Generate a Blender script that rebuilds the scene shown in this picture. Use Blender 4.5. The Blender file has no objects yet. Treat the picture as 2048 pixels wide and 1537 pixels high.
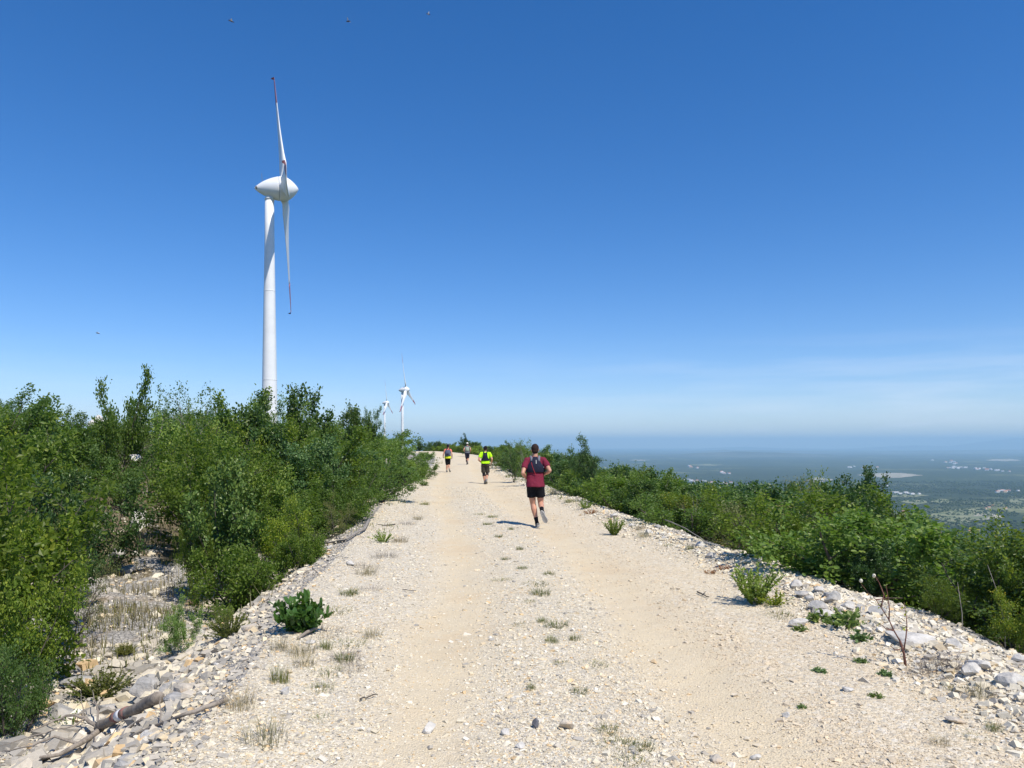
import bpy, bmesh, math, random
import numpy as np
from mathutils import Vector, Matrix
R = math.radians
rng = np.random.default_rng(7)
random.seed(7)
S = bpy.context.scene
C = S.collection

# ------------------------------------------------------------------ camera, sky, sun, exposure
EYE = 1.7
FPX, CX, CY = 1490.0, 1024.0, 768.5          # photograph measured in its own 2048 x 1537 pixels
HOR = 890.0                                  # eye level in the photograph; verticals are upright, so the lens is shifted
cd = bpy.data.cameras.new('camera'); cam = bpy.data.objects.new('camera', cd); C.objects.link(cam)
cd.sensor_width = 36.0; cd.lens = 36.0 * FPX / 2048.0
cd.clip_start = 0.05; cd.clip_end = 300000
cam.location = (0, 0, EYE); cam.rotation_euler = (R(90), 0, 0); cd.shift_y = (HOR - CY) / 2048.0
S.camera = cam

SUN_EL = 57.0
SUN_H = Vector((0.66, -0.75)).normalized()    # horizontal direction towards the sun
sd = Vector((SUN_H.x * math.cos(R(SUN_EL)), SUN_H.y * math.cos(R(SUN_EL)), math.sin(R(SUN_EL))))
ld = bpy.data.lights.new('sun', 'SUN'); ld.energy = 4.9; ld.angle = R(0.53); ld.color = (1.0, 0.925, 0.815)
sun = bpy.data.objects.new('sun', ld); C.objects.link(sun)
sun.rotation_euler = sd.to_track_quat('Z', 'Y').to_euler()

W = bpy.data.worlds.new('World'); S.world = W; W.use_nodes = True
wn, wl_ = W.node_tree.nodes, W.node_tree.links
for n in list(wn): wn.remove(n)
def N(nt, t, **kw):
    n = nt.nodes.new(t)
    for k, v in kw.items():
        if k.startswith('i_'):
            n.inputs[k[2:].replace('_', ' ')].default_value = v
        else: setattr(n, k, v)
    return n
wt = W.node_tree
sky = N(wt, 'ShaderNodeTexSky', sky_type='NISHITA', sun_disc=False, sun_elevation=R(SUN_EL),
        sun_rotation=math.atan2(SUN_H.x, SUN_H.y), altitude=800, air_density=1.0, dust_density=0.0, ozone_density=3.6)
bg = N(wt, 'ShaderNodeBackground'); bg.inputs['Strength'].default_value = 0.117
wo = N(wt, 'ShaderNodeOutputWorld')
hs = N(wt, 'ShaderNodeHueSaturation'); hs.inputs['Saturation'].default_value = 1.33; hs.inputs['Value'].default_value = 1.0
wl_.new(sky.outputs[0], hs.inputs['Color'])
tn = N(wt, 'ShaderNodeMix', data_type='RGBA', blend_type='MULTIPLY'); tn.inputs[0].default_value = 1; tn.inputs[7].default_value = (1.0, .965, 1.13, 1); wl_.new(hs.outputs[0], tn.inputs[6])
# thin cirrus and small far cumulus near the horizon, by direction
tc = N(wt, 'ShaderNodeTexCoord')
sx = N(wt, 'ShaderNodeSeparateXYZ'); wl_.new(tc.outputs['Generated'], sx.inputs[0])
def wmath(op, a, b=None, c=None):
    m = N(wt, 'ShaderNodeMath', operation=op)
    for i, v in enumerate((a, b, c)):
        if v is None: continue
        if isinstance(v, (int, float)): m.inputs[i].default_value = v
        else: wl_.new(v, m.inputs[i])
    return m.outputs[0]
def wband(v, lo, mid1, mid2, hi):
    r = N(wt, 'ShaderNodeValToRGB'); e = r.color_ramp.elements
    e[0].position = lo; e[0].color = (0, 0, 0, 1); e[1].position = hi; e[1].color = (0, 0, 0, 1)
    a = e.new(mid1); a.color = (1, 1, 1, 1); b = e.new(mid2); b.color = (1, 1, 1, 1)
    wl_.new(v, r.inputs[0]); return r.outputs[0]
elev = wmath('MULTIPLY_ADD', sx.outputs[2], 5.0, 0.1)      # z -0.02..0.18 -> 0..1
def wnoise(scale, vs, detail, lo, hi, off=0.0):
    mp = N(wt, 'ShaderNodeMapping'); mp.inputs['Scale'].default_value = vs; mp.inputs['Location'].default_value = (off, off, off)
    wl_.new(tc.outputs['Generated'], mp.inputs[0])
    nz = N(wt, 'ShaderNodeTexNoise'); nz.inputs['Scale'].default_value = scale; nz.inputs['Detail'].default_value = detail
    wl_.new(mp.outputs[0], nz.inputs['Vector'])
    mr = N(wt, 'ShaderNodeMapRange'); mr.inputs[1].default_value = lo; mr.inputs[2].default_value = hi
    wl_.new(nz.outputs[0], mr.inputs[0]); return mr.outputs[0]
cir = wmath('MULTIPLY', wnoise(3.4, (1, 1, 11), 6, 0.46, 0.80, 4.3), wband(elev, 0.11, 0.18, 0.42, 0.80))
cum = wmath('MULTIPLY', wnoise(11, (1, 1, 5.5), 6, 0.56, 0.70, 1.7), wband(elev, 0.12, 0.16, 0.20, 0.26))
xr = N(wt, 'ShaderNodeMapRange'); xr.inputs[1].default_value = -0.05; xr.inputs[2].default_value = 0.45
wl_.new(sx.outputs[0], xr.inputs[0])
cir2 = wmath('MULTIPLY', cir, wmath('MULTIPLY_ADD', xr.outputs[0], 0.42, 0.10))
cum2 = wmath('MULTIPLY', cum, wmath('MULTIPLY', xr.outputs[0], 0.55))
cmask = wmath('MINIMUM', wmath('ADD', cir2, cum2), 0.6)
mx = N(wt, 'ShaderNodeMix', data_type='RGBA')
wl_.new(cmask, mx.inputs[0]); wl_.new(tn.outputs[2], mx.inputs[6]); mx.inputs[7].default_value = (8.2, 8.5, 9.2, 1)
wl_.new(mx.outputs[2], bg.inputs[0]); wl_.new(bg.outputs[0], wo.inputs[0])
S.view_settings.view_transform = 'Standard'; S.view_settings.look = 'None'
S.view_settings.exposure = 0.16; S.view_settings.gamma = 1.0
S.cycles.max_bounces = 8; S.cycles.diffuse_bounces = 3; S.cycles.transmission_bounces = 3
S.cycles.transparent_max_bounces = 6; S.cycles.volume_bounces = 1

# ------------------------------------------------------------------ helpers
def tag(o, label=None, cat=None, group=None, kind=None):
    if label: o['label'] = label
    if cat: o['category'] = cat
    if group: o['group'] = group
    if kind: o['kind'] = kind
    return o
def ray(px, py): return Vector(((px - CX) / FPX, 1.0, (HOR - py) / FPX))
def at(px, py, y):
    r = ray(px, py); t = y / r.y
    return Vector((r.x * t, y, EYE + r.z * t))
def project(p): return CX + FPX * p[0] / p[1], HOR - FPX * (p[2] - EYE) / p[1]
def link(name, me, mats=None, parent=None):
    o = bpy.data.objects.new(name, me); C.objects.link(o)
    if parent is not None: o.parent = parent
    if mats is not None:
        for m in (mats if isinstance(mats, (list, tuple)) else [mats]): me.materials.append(m)
    return o
def np_mesh(name, V, F, smooth=False, col=None):
    """V (n,3), F (m,k)"""
    V = np.asarray(V, np.float32); F = np.asarray(F, np.int32)
    me = bpy.data.meshes.new(name); m, k = F.shape
    me.vertices.add(len(V)); me.vertices.foreach_set('co', V.ravel())
    me.loops.add(m * k); me.loops.foreach_set('vertex_index', F.ravel())
    me.polygons.add(m); me.polygons.foreach_set('loop_start', np.arange(0, m * k, k, dtype=np.int32))
    me.polygons.foreach_set('use_smooth', np.full(m, smooth))
    me.update(calc_edges=True)
    if col is not None:
        a = me.color_attributes.new('tint', 'FLOAT_COLOR', 'POINT')
        c = np.ones((len(V), 4), np.float32); c[:, :3] = col; a.data.foreach_set('color', c.ravel())
    return me
def hash2(ix, iy, seed):
    h = (ix.astype(np.int64) * 374761393 + iy.astype(np.int64) * 668265263 + seed * 1442695041) & 0x7fffffff
    h = ((h ^ (h >> 13)) * 1274126177) & 0x7fffffff
    return ((h ^ (h >> 16)) & 0xffff) / 65535.0
def vnoise(x, y, seed=0):
    x = np.asarray(x, float); y = np.asarray(y, float)
    ix, iy = np.floor(x), np.floor(y); fx, fy = x - ix, y - iy
    fx = fx * fx * (3 - 2 * fx); fy = fy * fy * (3 - 2 * fy)
    ix = ix.astype(np.int64); iy = iy.astype(np.int64)
    a = hash2(ix, iy, seed); b = hash2(ix + 1, iy, seed); c = hash2(ix, iy + 1, seed); d = hash2(ix + 1, iy + 1, seed)
    return (a * (1 - fx) + b * fx) * (1 - fy) + (c * (1 - fx) + d * fx) * fy - 0.5
def fbm(x, y, o=4, seed=0):
    s = 0; a = 1.0; f = 1.0
    for i in range(o):
        s = s + a * vnoise(np.asarray(x) * f, np.asarray(y) * f, seed + i); a *= 0.5; f *= 2.03
    return s
def tube(pts, rad, n=6, caps=True):
    P = np.array([tuple(p) for p in pts], float); rad = np.array(rad, float)
    T = np.gradient(P, axis=0); T /= np.linalg.norm(T, axis=1)[:, None] + 1e-9
    ref = np.array([0.31, 0.2, 0.93]); V = []
    for i in range(len(P)):
        a = np.cross(T[i], ref)
        if np.linalg.norm(a) < 0.1: a = np.cross(T[i], [1, 0, 0])
        a /= np.linalg.norm(a); b = np.cross(T[i], a)
        for k in range(n):
            w = 2 * math.pi * k / n; V.append(P[i] + rad[i] * (a * math.cos(w) + b * math.sin(w)))
    F = [(i * n + k, i * n + (k + 1) % n, (i + 1) * n + (k + 1) % n, (i + 1) * n + k) for i in range(len(P) - 1) for k in range(n)]
    if caps:
        V.append(P[0] - T[0] * rad[0] * 0.3); V.append(P[-1] + T[-1] * rad[-1] * 0.5); q = len(V)
        for k in range(n):
            F.append((q - 2, (k + 1) % n, k, k)); F.append((q - 1, (len(P) - 1) * n + k, (len(P) - 1) * n + (k + 1) % n, (len(P) - 1) * n + (k + 1) % n))
    return V, F
class MB:
    def __init__(s): s.V = []; s.F = []
    def add(s, V, F):
        b = len(s.V); s.V += [tuple(v) for v in V]
        for f in F:
            g = []
            for i in f:
                if (not g) or g[-1] != i + b: g.append(i + b)
            if g[0] == g[-1]: g.pop()
            s.F.append(tuple(g))
        return s
    def tube(s, pts, rad, n=8): return s.add(*tube(pts, rad, n))
    def ell(s, c, r, rot=None, nu=14, nv=9):
        V = []; F = []
        for j in range(1, nv):
            t = math.pi * j / nv
            for i in range(nu):
                p = 2 * math.pi * i / nu
                V.append(Vector((r[0] * math.sin(t) * math.cos(p), r[1] * math.sin(t) * math.sin(p), r[2] * math.cos(t))))
        V.append(Vector((0, 0, r[2]))); V.append(Vector((0, 0, -r[2])))
        for j in range(nv - 2):
            for i in range(nu):
                a = j * nu + i; b = j * nu + (i + 1) % nu; F.append((a, a + nu, b + nu, b))
        t_ = len(V) - 2; base = (nv - 2) * nu
        for i in range(nu):
            F.append((t_, i, (i + 1) % nu)); F.append((t_ + 1, base + (i + 1) % nu, base + i))
        if rot is not None: V = [rot @ v for v in V]
        return s.add([v + Vector(c) for v in V], F)
    def cone(s, a, b, ra, rb, n=14):
        """closed frustum with rounded ends"""
        s.add(*tube([a, b], [ra, rb], n)); s.ell(a, (ra,) * 3, None, 12, 8); s.ell(b, (rb,) * 3, None, 12, 8); return s
    def box(s, c, h, rot=None):
        V = [Vector((x * h[0], y * h[1], z * h[2])) for x in (-1, 1) for y in (-1, 1) for z in (-1, 1)]
        if rot is not None: V = [rot @ v for v in V]
        return s.add([v + Vector(c) for v in V], [(0, 1, 3, 2), (4, 6, 7, 5), (0, 4, 5, 1), (2, 3, 7, 6), (0, 2, 6, 4), (1, 5, 7, 3)])
    def mesh(s, name, smooth=False):
        me = bpy.data.meshes.new(name); me.from_pydata(s.V, [], s.F); me.update()
        if smooth: me.polygons.foreach_set('use_smooth', [True] * len(me.polygons))
        return me
    def build(s, name, mat, parent=None, smooth=False): return link(name, s.mesh(name, smooth), mat, parent)
    def solid(s, name, mat, parent=None, voxel=0.012, smooth=6, fac=0.5, noise=0):
        """union of all the pieces as ONE continuous surface"""
        o = bpy.data.objects.new('tmp', s.mesh('tmp')); C.objects.link(o)
        m = o.modifiers.new('r', 'REMESH'); m.mode = 'VOXEL'; m.voxel_size = voxel
        k = o.modifiers.new('s', 'SMOOTH'); k.factor = fac; k.iterations = smooth
        me = bpy.data.meshes.new_from_object(o.evaluated_get(bpy.context.evaluated_depsgraph_get()))
        bpy.data.objects.remove(o)
        me.name = name
        if noise:
            n = len(me.vertices); co = np.empty(n * 3, np.float32); me.vertices.foreach_get('co', co); co = co.reshape(-1, 3)
            no = np.array([v.normal[:] for v in me.vertices], np.float32)
            q = fbm(co[:, 0] * 9 + co[:, 1] * 7, co[:, 2] * 7 + co[:, 0] * 5, 3, 5)
            me.vertices.foreach_set('co', (co + no * (q * noise)[:, None]).astype(np.float32).ravel())
        me.polygons.foreach_set('use_smooth', [True] * len(me.polygons)); me.materials.clear()
        return link(name, me, mat, parent)
def empty(name, loc=(0, 0, 0), rz=0):
    o = bpy.data.objects.new(name, None); C.objects.link(o); o.location = loc; o.rotation_euler = (0, 0, rz); o.empty_display_size = 0.2
    return o
def copy_tree(o, parent=None):
    c = o.copy(); C.objects.link(c); c.parent = parent
    for ch in list(o.children): copy_tree(ch, c)
    return c

# ------------------------------------------------------------------ materials
def mat(name, col, rough=0.6, spec=0.3, **kw):
    m = bpy.data.materials.new(name); m.use_nodes = True
    b = m.node_tree.nodes['Principled BSDF']
    b.inputs['Base Color'].default_value = (*col, 1); b.inputs['Roughness'].default_value = rough
    b.inputs['Specular IOR Level'].default_value = spec
    return m
def ramp(nt, src, stops):
    r = nt.nodes.new('ShaderNodeValToRGB'); e = r.color_ramp.elements
    e[0].position, e[0].color = stops[0][0], (*stops[0][1], 1); e[1].position, e[1].color = stops[-1][0], (*stops[-1][1], 1)
    for p, c in stops[1:-1]:
        q = e.new(p); q.color = (*c, 1)
    nt.links.new(src, r.inputs[0]); return r.outputs[0]
def noise(nt, scale, detail=4, rough=0.6, coord='Object', dist=0.0, vs=None):
    t = nt.nodes.new('ShaderNodeTexCoord'); n = nt.nodes.new('ShaderNodeTexNoise')
    n.inputs['Scale'].default_value = scale; n.inputs['Detail'].default_value = detail; n.inputs['Roughness'].default_value = rough
    n.inputs['Distortion'].default_value = dist; src = t.outputs[coord]
    if vs:
        mp = nt.nodes.new('ShaderNodeMapping'); mp.inputs['Scale'].default_value = vs; nt.links.new(src, mp.inputs[0]); src = mp.outputs[0]
    nt.links.new(src, n.inputs['Vector']); return n.outputs[0]
def voro(nt, scale, feat='F1', out=0, coord='Object'):
    t = nt.nodes.new('ShaderNodeTexCoord'); n = nt.nodes.new('ShaderNodeTexVoronoi'); n.feature = feat
    n.inputs['Scale'].default_value = scale; nt.links.new(t.outputs[coord], n.inputs['Vector']); return n.outputs[out]
def mixc(nt, f, a, b, mode='MIX'):
    m = nt.nodes.new('ShaderNodeMix'); m.data_type = 'RGBA'; m.blend_type = mode
    for i, v in ((0, f), (6, a), (7, b)):
        if isinstance(v, (int, float)): m.inputs[i].default_value = v
        elif isinstance(v, tuple): m.inputs[i].default_value = (*v, 1)
        else: nt.links.new(v, m.inputs[i])
    return m.outputs[2]
def mth(nt, op, a, b=None, c=None):
    m = nt.nodes.new('ShaderNodeMath'); m.operation = op
    for i, v in enumerate((a, b, c)):
        if v is None: continue
        if isinstance(v, (int, float)): m.inputs[i].default_value = v
        else: nt.links.new(v, m.inputs[i])
    return m.outputs[0]
def attr(nt, name, out=2):
    a = nt.nodes.new('ShaderNodeAttribute'); a.attribute_name = name; return a.outputs[out]
def bump(m, h, dist, strength=1.0):
    nt = m.node_tree; b = nt.nodes.new('ShaderNodeBump'); b.inputs['Distance'].default_value = dist; b.inputs['Strength'].default_value = strength
    nt.links.new(h, b.inputs['Height']); nt.links.new(b.outputs[0], nt.nodes['Principled BSDF'].inputs['Normal'])
def setc(m, src): m.node_tree.links.new(src, m.node_tree.nodes['Principled BSDF'].inputs['Base Color'])

def leaf_mat(name, stops, gloss=0.45, trans=0.42, tcol=(0.22, 0.36, 0.03)):
    m = mat(name, (0.05, 0.1, 0.02), gloss, 0.35); nt = m.node_tree; b = nt.nodes['Principled BSDF']
    oi = nt.nodes.new('ShaderNodeObjectInfo')
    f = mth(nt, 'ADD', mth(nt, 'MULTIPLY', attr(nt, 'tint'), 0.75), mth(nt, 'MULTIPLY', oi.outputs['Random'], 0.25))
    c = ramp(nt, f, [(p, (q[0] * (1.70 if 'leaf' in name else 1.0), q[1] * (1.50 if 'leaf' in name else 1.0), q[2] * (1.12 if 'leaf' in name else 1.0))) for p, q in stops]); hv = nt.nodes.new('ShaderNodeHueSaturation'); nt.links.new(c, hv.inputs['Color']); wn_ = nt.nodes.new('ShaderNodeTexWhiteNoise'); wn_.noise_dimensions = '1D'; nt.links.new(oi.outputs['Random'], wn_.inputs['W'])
    nt.links.new(mth(nt, 'MULTIPLY_ADD', wn_.outputs[0], 0.05, 0.47), hv.inputs['Hue']); nt.links.new(mth(nt, 'MULTIPLY_ADD', oi.outputs['Random'], 0.5, 0.75), hv.inputs['Value']); nt.links.new(mth(nt, 'MULTIPLY_ADD', wn_.outputs[0], -0.25, 1.05), hv.inputs['Saturation'])
    nt.links.new(hv.outputs[0], b.inputs['Base Color'])
    tr = nt.nodes.new('ShaderNodeBsdfTranslucent'); tr.inputs[0].default_value = (*tcol, 1)
    ms = nt.nodes.new('ShaderNodeMixShader'); ms.inputs[0].default_value = trans
    o = nt.nodes['Material Output']; nt.links.new(b.outputs[0], ms.inputs[1]); nt.links.new(tr.outputs[0], ms.inputs[2]); nt.links.new(ms.outputs[0], o.inputs[0])
    return m
M = {}
M['leaf_mid'] = leaf_mat('leaf_mid', [(0, (0.026, 0.062, 0.014)), (0.45, (0.055, 0.115, 0.020)), (0.8, (0.095, 0.165, 0.028)), (1, (0.17, 0.22, 0.05))])
M['leaf_dark'] = leaf_mat('leaf_dark', [(0, (0.018, 0.050, 0.014)), (0.5, (0.038, 0.092, 0.024)), (1, (0.085, 0.145, 0.038))], 0.4, 0.28, (0.10, 0.22, 0.03))
M['leaf_bright'] = leaf_mat('leaf_bright', [(0, (0.04, 0.095, 0.012)), (0.5, (0.09, 0.17, 0.022)), (1, (0.21, 0.28, 0.04))], 0.45, 0.4, (0.20, 0.36, 0.03))
M['leaf_olive'] = leaf_mat('leaf_olive', [(0, (0.045, 0.062, 0.020)), (0.5, (0.09, 0.115, 0.035)), (0.85, (0.15, 0.16, 0.05)), (1, (0.22, 0.19, 0.09))], 0.55, 0.3, (0.20, 0.26, 0.05))
M['leaf_yellow'] = leaf_mat('leaf_yellow', [(0, (0.02, 0.05, 0.01)), (0.6, (0.05, 0.11, 0.018)), (0.82, (0.10, 0.16, 0.02)), (1, (0.42, 0.40, 0.05))], 0.4, 0.38, (0.28, 0.38, 0.03))
M['leaf_gloss'] = leaf_mat('leaf_gloss', [(0, (0.018, 0.055, 0.010)), (0.6, (0.045, 0.120, 0.014)), (1, (0.11, 0.21, 0.03))], 0.32, 0.25, (0.14, 0.30, 0.02))
M['leaf_herb'] = leaf_mat('leaf_herb', [(0, (0.07, 0.13, 0.012)), (0.6, (0.17, 0.25, 0.02)), (1, (0.30, 0.36, 0.05))], 0.5, 0.35, (0.3, 0.42, 0.03))
M['leaf_weed'] = leaf_mat('leaf_weed', [(0, (0.04, 0.085, 0.03)), (0.6, (0.08, 0.15, 0.05)), (1, (0.16, 0.22, 0.08))], 0.5, 0.3, (0.18, 0.3, 0.05))
M['grass_green'] = leaf_mat('grass_green', [(0, (0.07, 0.10, 0.02)), (0.6, (0.13, 0.16, 0.035)), (1, (0.30, 0.27, 0.10))], 0.6, 0.3, (0.25, 0.3, 0.05))
M['grass_dry'] = leaf_mat('grass_dry', [(0, (0.19, 0.17, 0.10)), (0.4, (0.26, 0.25, 0.12)), (0.7, (0.38, 0.34, 0.21)), (1, (0.50, 0.46, 0.32))], 0.7, 0.25, (0.4, 0.32, 0.15))
M['twig_dry'] = leaf_mat('twig_dry', [(0, (0.11, 0.095, 0.08)), (0.6, (0.20, 0.175, 0.15)), (1, (0.33, 0.29, 0.24))], 0.8, 0.05, (0.2, 0.15, 0.1))
M['leaf_red'] = leaf_mat('leaf_red', [(0, (0.16, 0.05, 0.03)), (0.6, (0.28, 0.10, 0.05)), (1, (0.35, 0.2, 0.1))], 0.6, 0.3, (0.4, 0.15, 0.05))
def bark(name, a, b, sc=30):
    m = mat(name, a, 0.9, 0.15); nt = m.node_tree; n = noise(nt, sc, 6, 0.7, vs=(1, 1, 0.35)); setc(m, ramp(nt, n, [(0.3, a), (0.7, b)])); bump(m, n, 0.01, 0.7); return m
M['bark'] = bark('bark', (0.05, 0.042, 0.035), (0.15, 0.13, 0.11))
M['bark_pale'] = bark('bark_pale', (0.16, 0.145, 0.125), (0.38, 0.35, 0.31))
M['bark_log'] = bark('bark_log', (0.14, 0.12, 0.10), (0.40, 0.35, 0.29), 26)
M['bark_red'] = bark('bark_red', (0.10, 0.045, 0.035), (0.25, 0.13, 0.10))

def stone_mat(name, spread=1.0):
    m = mat(name, (0.5, 0.47, 0.42), 0.85, 0.2); nt = m.node_tree
    n = noise(nt, 40, 5, 0.7); a = nt.nodes.new('ShaderNodeAttribute'); a.attribute_name = 'tint'
    setc(m, mixc(nt, 1.0, a.outputs[0], ramp(nt, n, [(0.25, (0.78, 0.77, 0.76)), (0.75, (1.08, 1.07, 1.05))]), 'MULTIPLY')); bump(m, n, 0.006, 0.6); return m
M['stone'] = stone_mat('stone')
def rock_mat(name, lo, hi, orange=0.0, sc=9):
    m = mat(name, hi, 0.88, 0.2); nt = m.node_tree
    n = noise(nt, sc, 8, 0.68); c = ramp(nt, n, [(0.25, lo), (0.7, hi)])
    v = voro(nt, sc * 0.6, 'DISTANCE_TO_EDGE'); cr = ramp(nt, v, [(0.0, (0.45, 0.43, 0.42)), (0.05, (1, 1, 1))])
    c = mixc(nt, 0.22, c, cr, 'MULTIPLY')
    if orange: c = mixc(nt, mth(nt, 'MULTIPLY', ramp(nt, noise(nt, 5, 4), [(0.52, (0, 0, 0)), (0.66, (1, 1, 1))]), orange), c, (0.55, 0.36, 0.17))
    setc(m, c); bump(m, n, 0.03, 0.8); return m
M['rock_white'] = rock_mat('rock_white', (0.40, 0.385, 0.35), (0.68, 0.655, 0.60))
M['rock_grey'] = rock_mat('rock_grey', (0.25, 0.245, 0.235), (0.50, 0.49, 0.46), 0.15)
M['rock_tan'] = rock_mat('rock_tan', (0.40, 0.36, 0.29), (0.62, 0.56, 0.47), 0.5)
M['rock_dark'] = rock_mat('rock_dark', (0.09, 0.09, 0.10), (0.20, 0.20, 0.21))

# road: 'trk' 1 on the wheel tracks, 0 elsewhere; 'side' 0 left .. 1 right
def road_material():
    m = mat('road_gravel', (0.5, 0.45, 0.37), 0.92, 0.15); nt = m.node_tree
    big = noise(nt, 0.55, 5, 0.6); mid = noise(nt, 3.2, 5, 0.65); fine = noise(nt, 55, 4, 0.75)
    peb = voro(nt, 75, 'F1', 1); pebd = voro(nt, 75, 'F1', 0); peb2 = voro(nt, 28, 'F1', 1); peb2d = voro(nt, 28, 'F1', 0)
    side = attr(nt, 'side'); trk = attr(nt, 'trk')
    tanf = mth(nt, 'MAXIMUM', mth(nt, 'MULTIPLY', trk, 0.62), mth(nt, 'MULTIPLY', side, 0.95))
    base = mixc(nt, mth(nt, 'MULTIPLY_ADD', mth(nt, 'SUBTRACT', mid, 0.5), 0.8, tanf), (0.60, 0.53, 0.395), (0.68, 0.56, 0.365))
    ora = ramp(nt, mth(nt, 'ADD', big, mth(nt, 'MULTIPLY', mth(nt, 'SUBTRACT', mid, 0.5), 0.5)), [(0.50, (0, 0, 0)), (0.68, (1, 1, 1))])
    base = mixc(nt, mth(nt, 'MULTIPLY', ora, 0.45), base, (0.60, 0.45, 0.27))
    sp = nt.nodes.new('ShaderNodeSeparateColor'); nt.links.new(peb, sp.inputs[0])
    pc = ramp(nt, sp.outputs[0], [(0.0, (0.33, 0.30, 0.24)), (0.3, (0.55, 0.49, 0.38)), (0.7, (0.70, 0.64, 0.51)), (1.0, (0.78, 0.75, 0.65))])
    sp2 = nt.nodes.new('ShaderNodeSeparateColor'); nt.links.new(peb2, sp2.inputs[0])
    pc2 = ramp(nt, sp2.outputs[1], [(0.0, (0.36, 0.33, 0.28)), (0.4, (0.60, 0.54, 0.42)), (1.0, (0.77, 0.73, 0.64))])
    loose = mth(nt, 'SUBTRACT', 1.0, mth(nt, 'MULTIPLY', trk, 0.86))
    c = mixc(nt, mth(nt, 'MULTIPLY', loose, 0.55), base, pc)
    pm = mth(nt, 'MULTIPLY', ramp(nt, sp2.outputs[0], [(0.55, (0, 0, 0)), (0.6, (1, 1, 1))]), loose)
    c = mixc(nt, mth(nt, 'MULTIPLY', pm, 0.55), c, pc2)
    c = mixc(nt, 0.6, c, ramp(nt, fine, [(0.3, (0.80, 0.79, 0.78)), (0.7, (1.12, 1.12, 1.12))]), 'MULTIPLY')
    setc(m, c)
    h = mth(nt, 'ADD', mth(nt, 'MULTIPLY', mth(nt, 'SUBTRACT', 1, pebd), 0.5), mth(nt, 'MULTIPLY', mth(nt, 'MULTIPLY', mth(nt, 'SUBTRACT', 1, peb2d), loose), 0.9))
    h = mth(nt, 'ADD', h, mth(nt, 'MULTIPLY', fine, 0.5)); bump(m, h, 0.013, 0.95); return m
M['road'] = road_material()
def ground_material():
    m = mat('hillside_ground', (0.4, 0.38, 0.33), 0.95, 0.1); nt = m.node_tree
    n1 = noise(nt, 1.3, 6, 0.65); n2 = noise(nt, 9, 6, 0.7); v = voro(nt, 13, 'DISTANCE_TO_EDGE'); vc = voro(nt, 13, 'F1', 1); v2 = voro(nt, 42, 'F1', 1)
    sp = nt.nodes.new('ShaderNodeSeparateColor'); nt.links.new(vc, sp.inputs[0]); sp2 = nt.nodes.new('ShaderNodeSeparateColor'); nt.links.new(v2, sp2.inputs[0])
    rock = ramp(nt, sp.outputs[0], [(0, (0.26, 0.25, 0.24)), (0.5, (0.38, 0.365, 0.34)), (1, (0.50, 0.48, 0.44))])
    rock = mixc(nt, 0.5, rock, ramp(nt, sp2.outputs[0], [(0, (0.22, 0.21, 0.20)), (0.5, (0.42, 0.40, 0.36)), (1, (0.60, 0.57, 0.52))]))
    rock = mixc(nt, 0.45, rock, ramp(nt, v, [(0, (0.35, 0.33, 0.30)), (0.06, (1, 1, 1))]), 'MULTIPLY')
    rock = mixc(nt, mth(nt, 'MULTIPLY', ramp(nt, n1, [(0.55, (0, 0, 0)), (0.68, (1, 1, 1))]), 0.4), rock, (0.55, 0.40, 0.24))
    soil = ramp(nt, n2, [(0.3, (0.11, 0.085, 0.055)), (0.6, (0.22, 0.185, 0.12)), (0.8, (0.17, 0.18, 0.08))])
    w = attr(nt, 'veg'); f = mth(nt, 'ADD', w, mth(nt, 'MULTIPLY', mth(nt, 'SUBTRACT', n1, 0.5), 1.6))
    f = ramp(nt, f, [(0.42, (0, 0, 0)), (0.6, (1, 1, 1))])
    f2 = ramp(nt, mth(nt, 'ADD', w, mth(nt, 'MULTIPLY', mth(nt, 'SUBTRACT', n2, 0.5), .8)), [(0.98, (0, 0, 0)), (1.0, (1, 1, 1))])
    f2 = ramp(nt, mth(nt, 'MULTIPLY', w, .5), [(0.55, (0, 0, 0)), (0.75, (1, 1, 1))])
    setc(m, mixc(nt, f2, mixc(nt, f, rock, soil), ramp(nt, n2, [(0.3, (0.03, 0.045, 0.02)), (0.7, (0.07, 0.09, 0.035))]))); bump(m, mth(nt, 'ADD', mth(nt, 'MINIMUM', mth(nt, 'MULTIPLY', v, 4), 0.4), n2), 0.05, 0.9); return m
M['ground'] = ground_material()

# ------------------------------------------------------------------ terrain
YK = [-300, -10, 0, 5, 10, 15, 20, 26, 34, 42, 60, 72, 85, 95, 105, 130, 200, 400, 1600, 3200]
CK = [1.0, 0.95, 0.80, 0.62, 0.45, 0.0, -0.65, -1.35, -2.05, -2.75, -3.95, -4.9, -7.0, -10.2, -14.5, -28, -75, -210, -650, -1500]
WLY = [-300, 0, 4, 5, 6.7, 9, 14, 20, 26, 34, 42, 60, 80, 3200]; WLK = [2.7, 2.6, 2.5, 2.5, 2.7, 2.95, 3.0, 2.9, 2.7, 2.5, 2.5, 2.35, 2.6, 2.6]
WRY = [-300, 0, 5, 8, 14, 26, 42, 60, 80, 3200];  WRK = [3.0, 3.0, 3.0, 3.05, 2.75, 2.75, 2.4, 2.35, 2.6, 2.6]
HRY = [-300, 45, 60, 80, 100, 130, 300, 800, 1600, 3200]; HRK = [0, 0, 0.12, 0.45, 0.75, 0.55, -3, -9, -20, -352]
def cen(y): return np.interp(y, YK, CK)
def wl(y): return np.interp(y, WLY, WLK)
def wr(y): return np.interp(y, WRY, WRK)
LS = [0, .25, 1.4, 2.4, 5, 9, 14, 20, 30, 50, 100, 300, 1500]; LZ = [0, -.06, -.80, -.92, -.75, -.15, .9, 2.1, 3.1, 3.4, 2.5, -20, -352]
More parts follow.
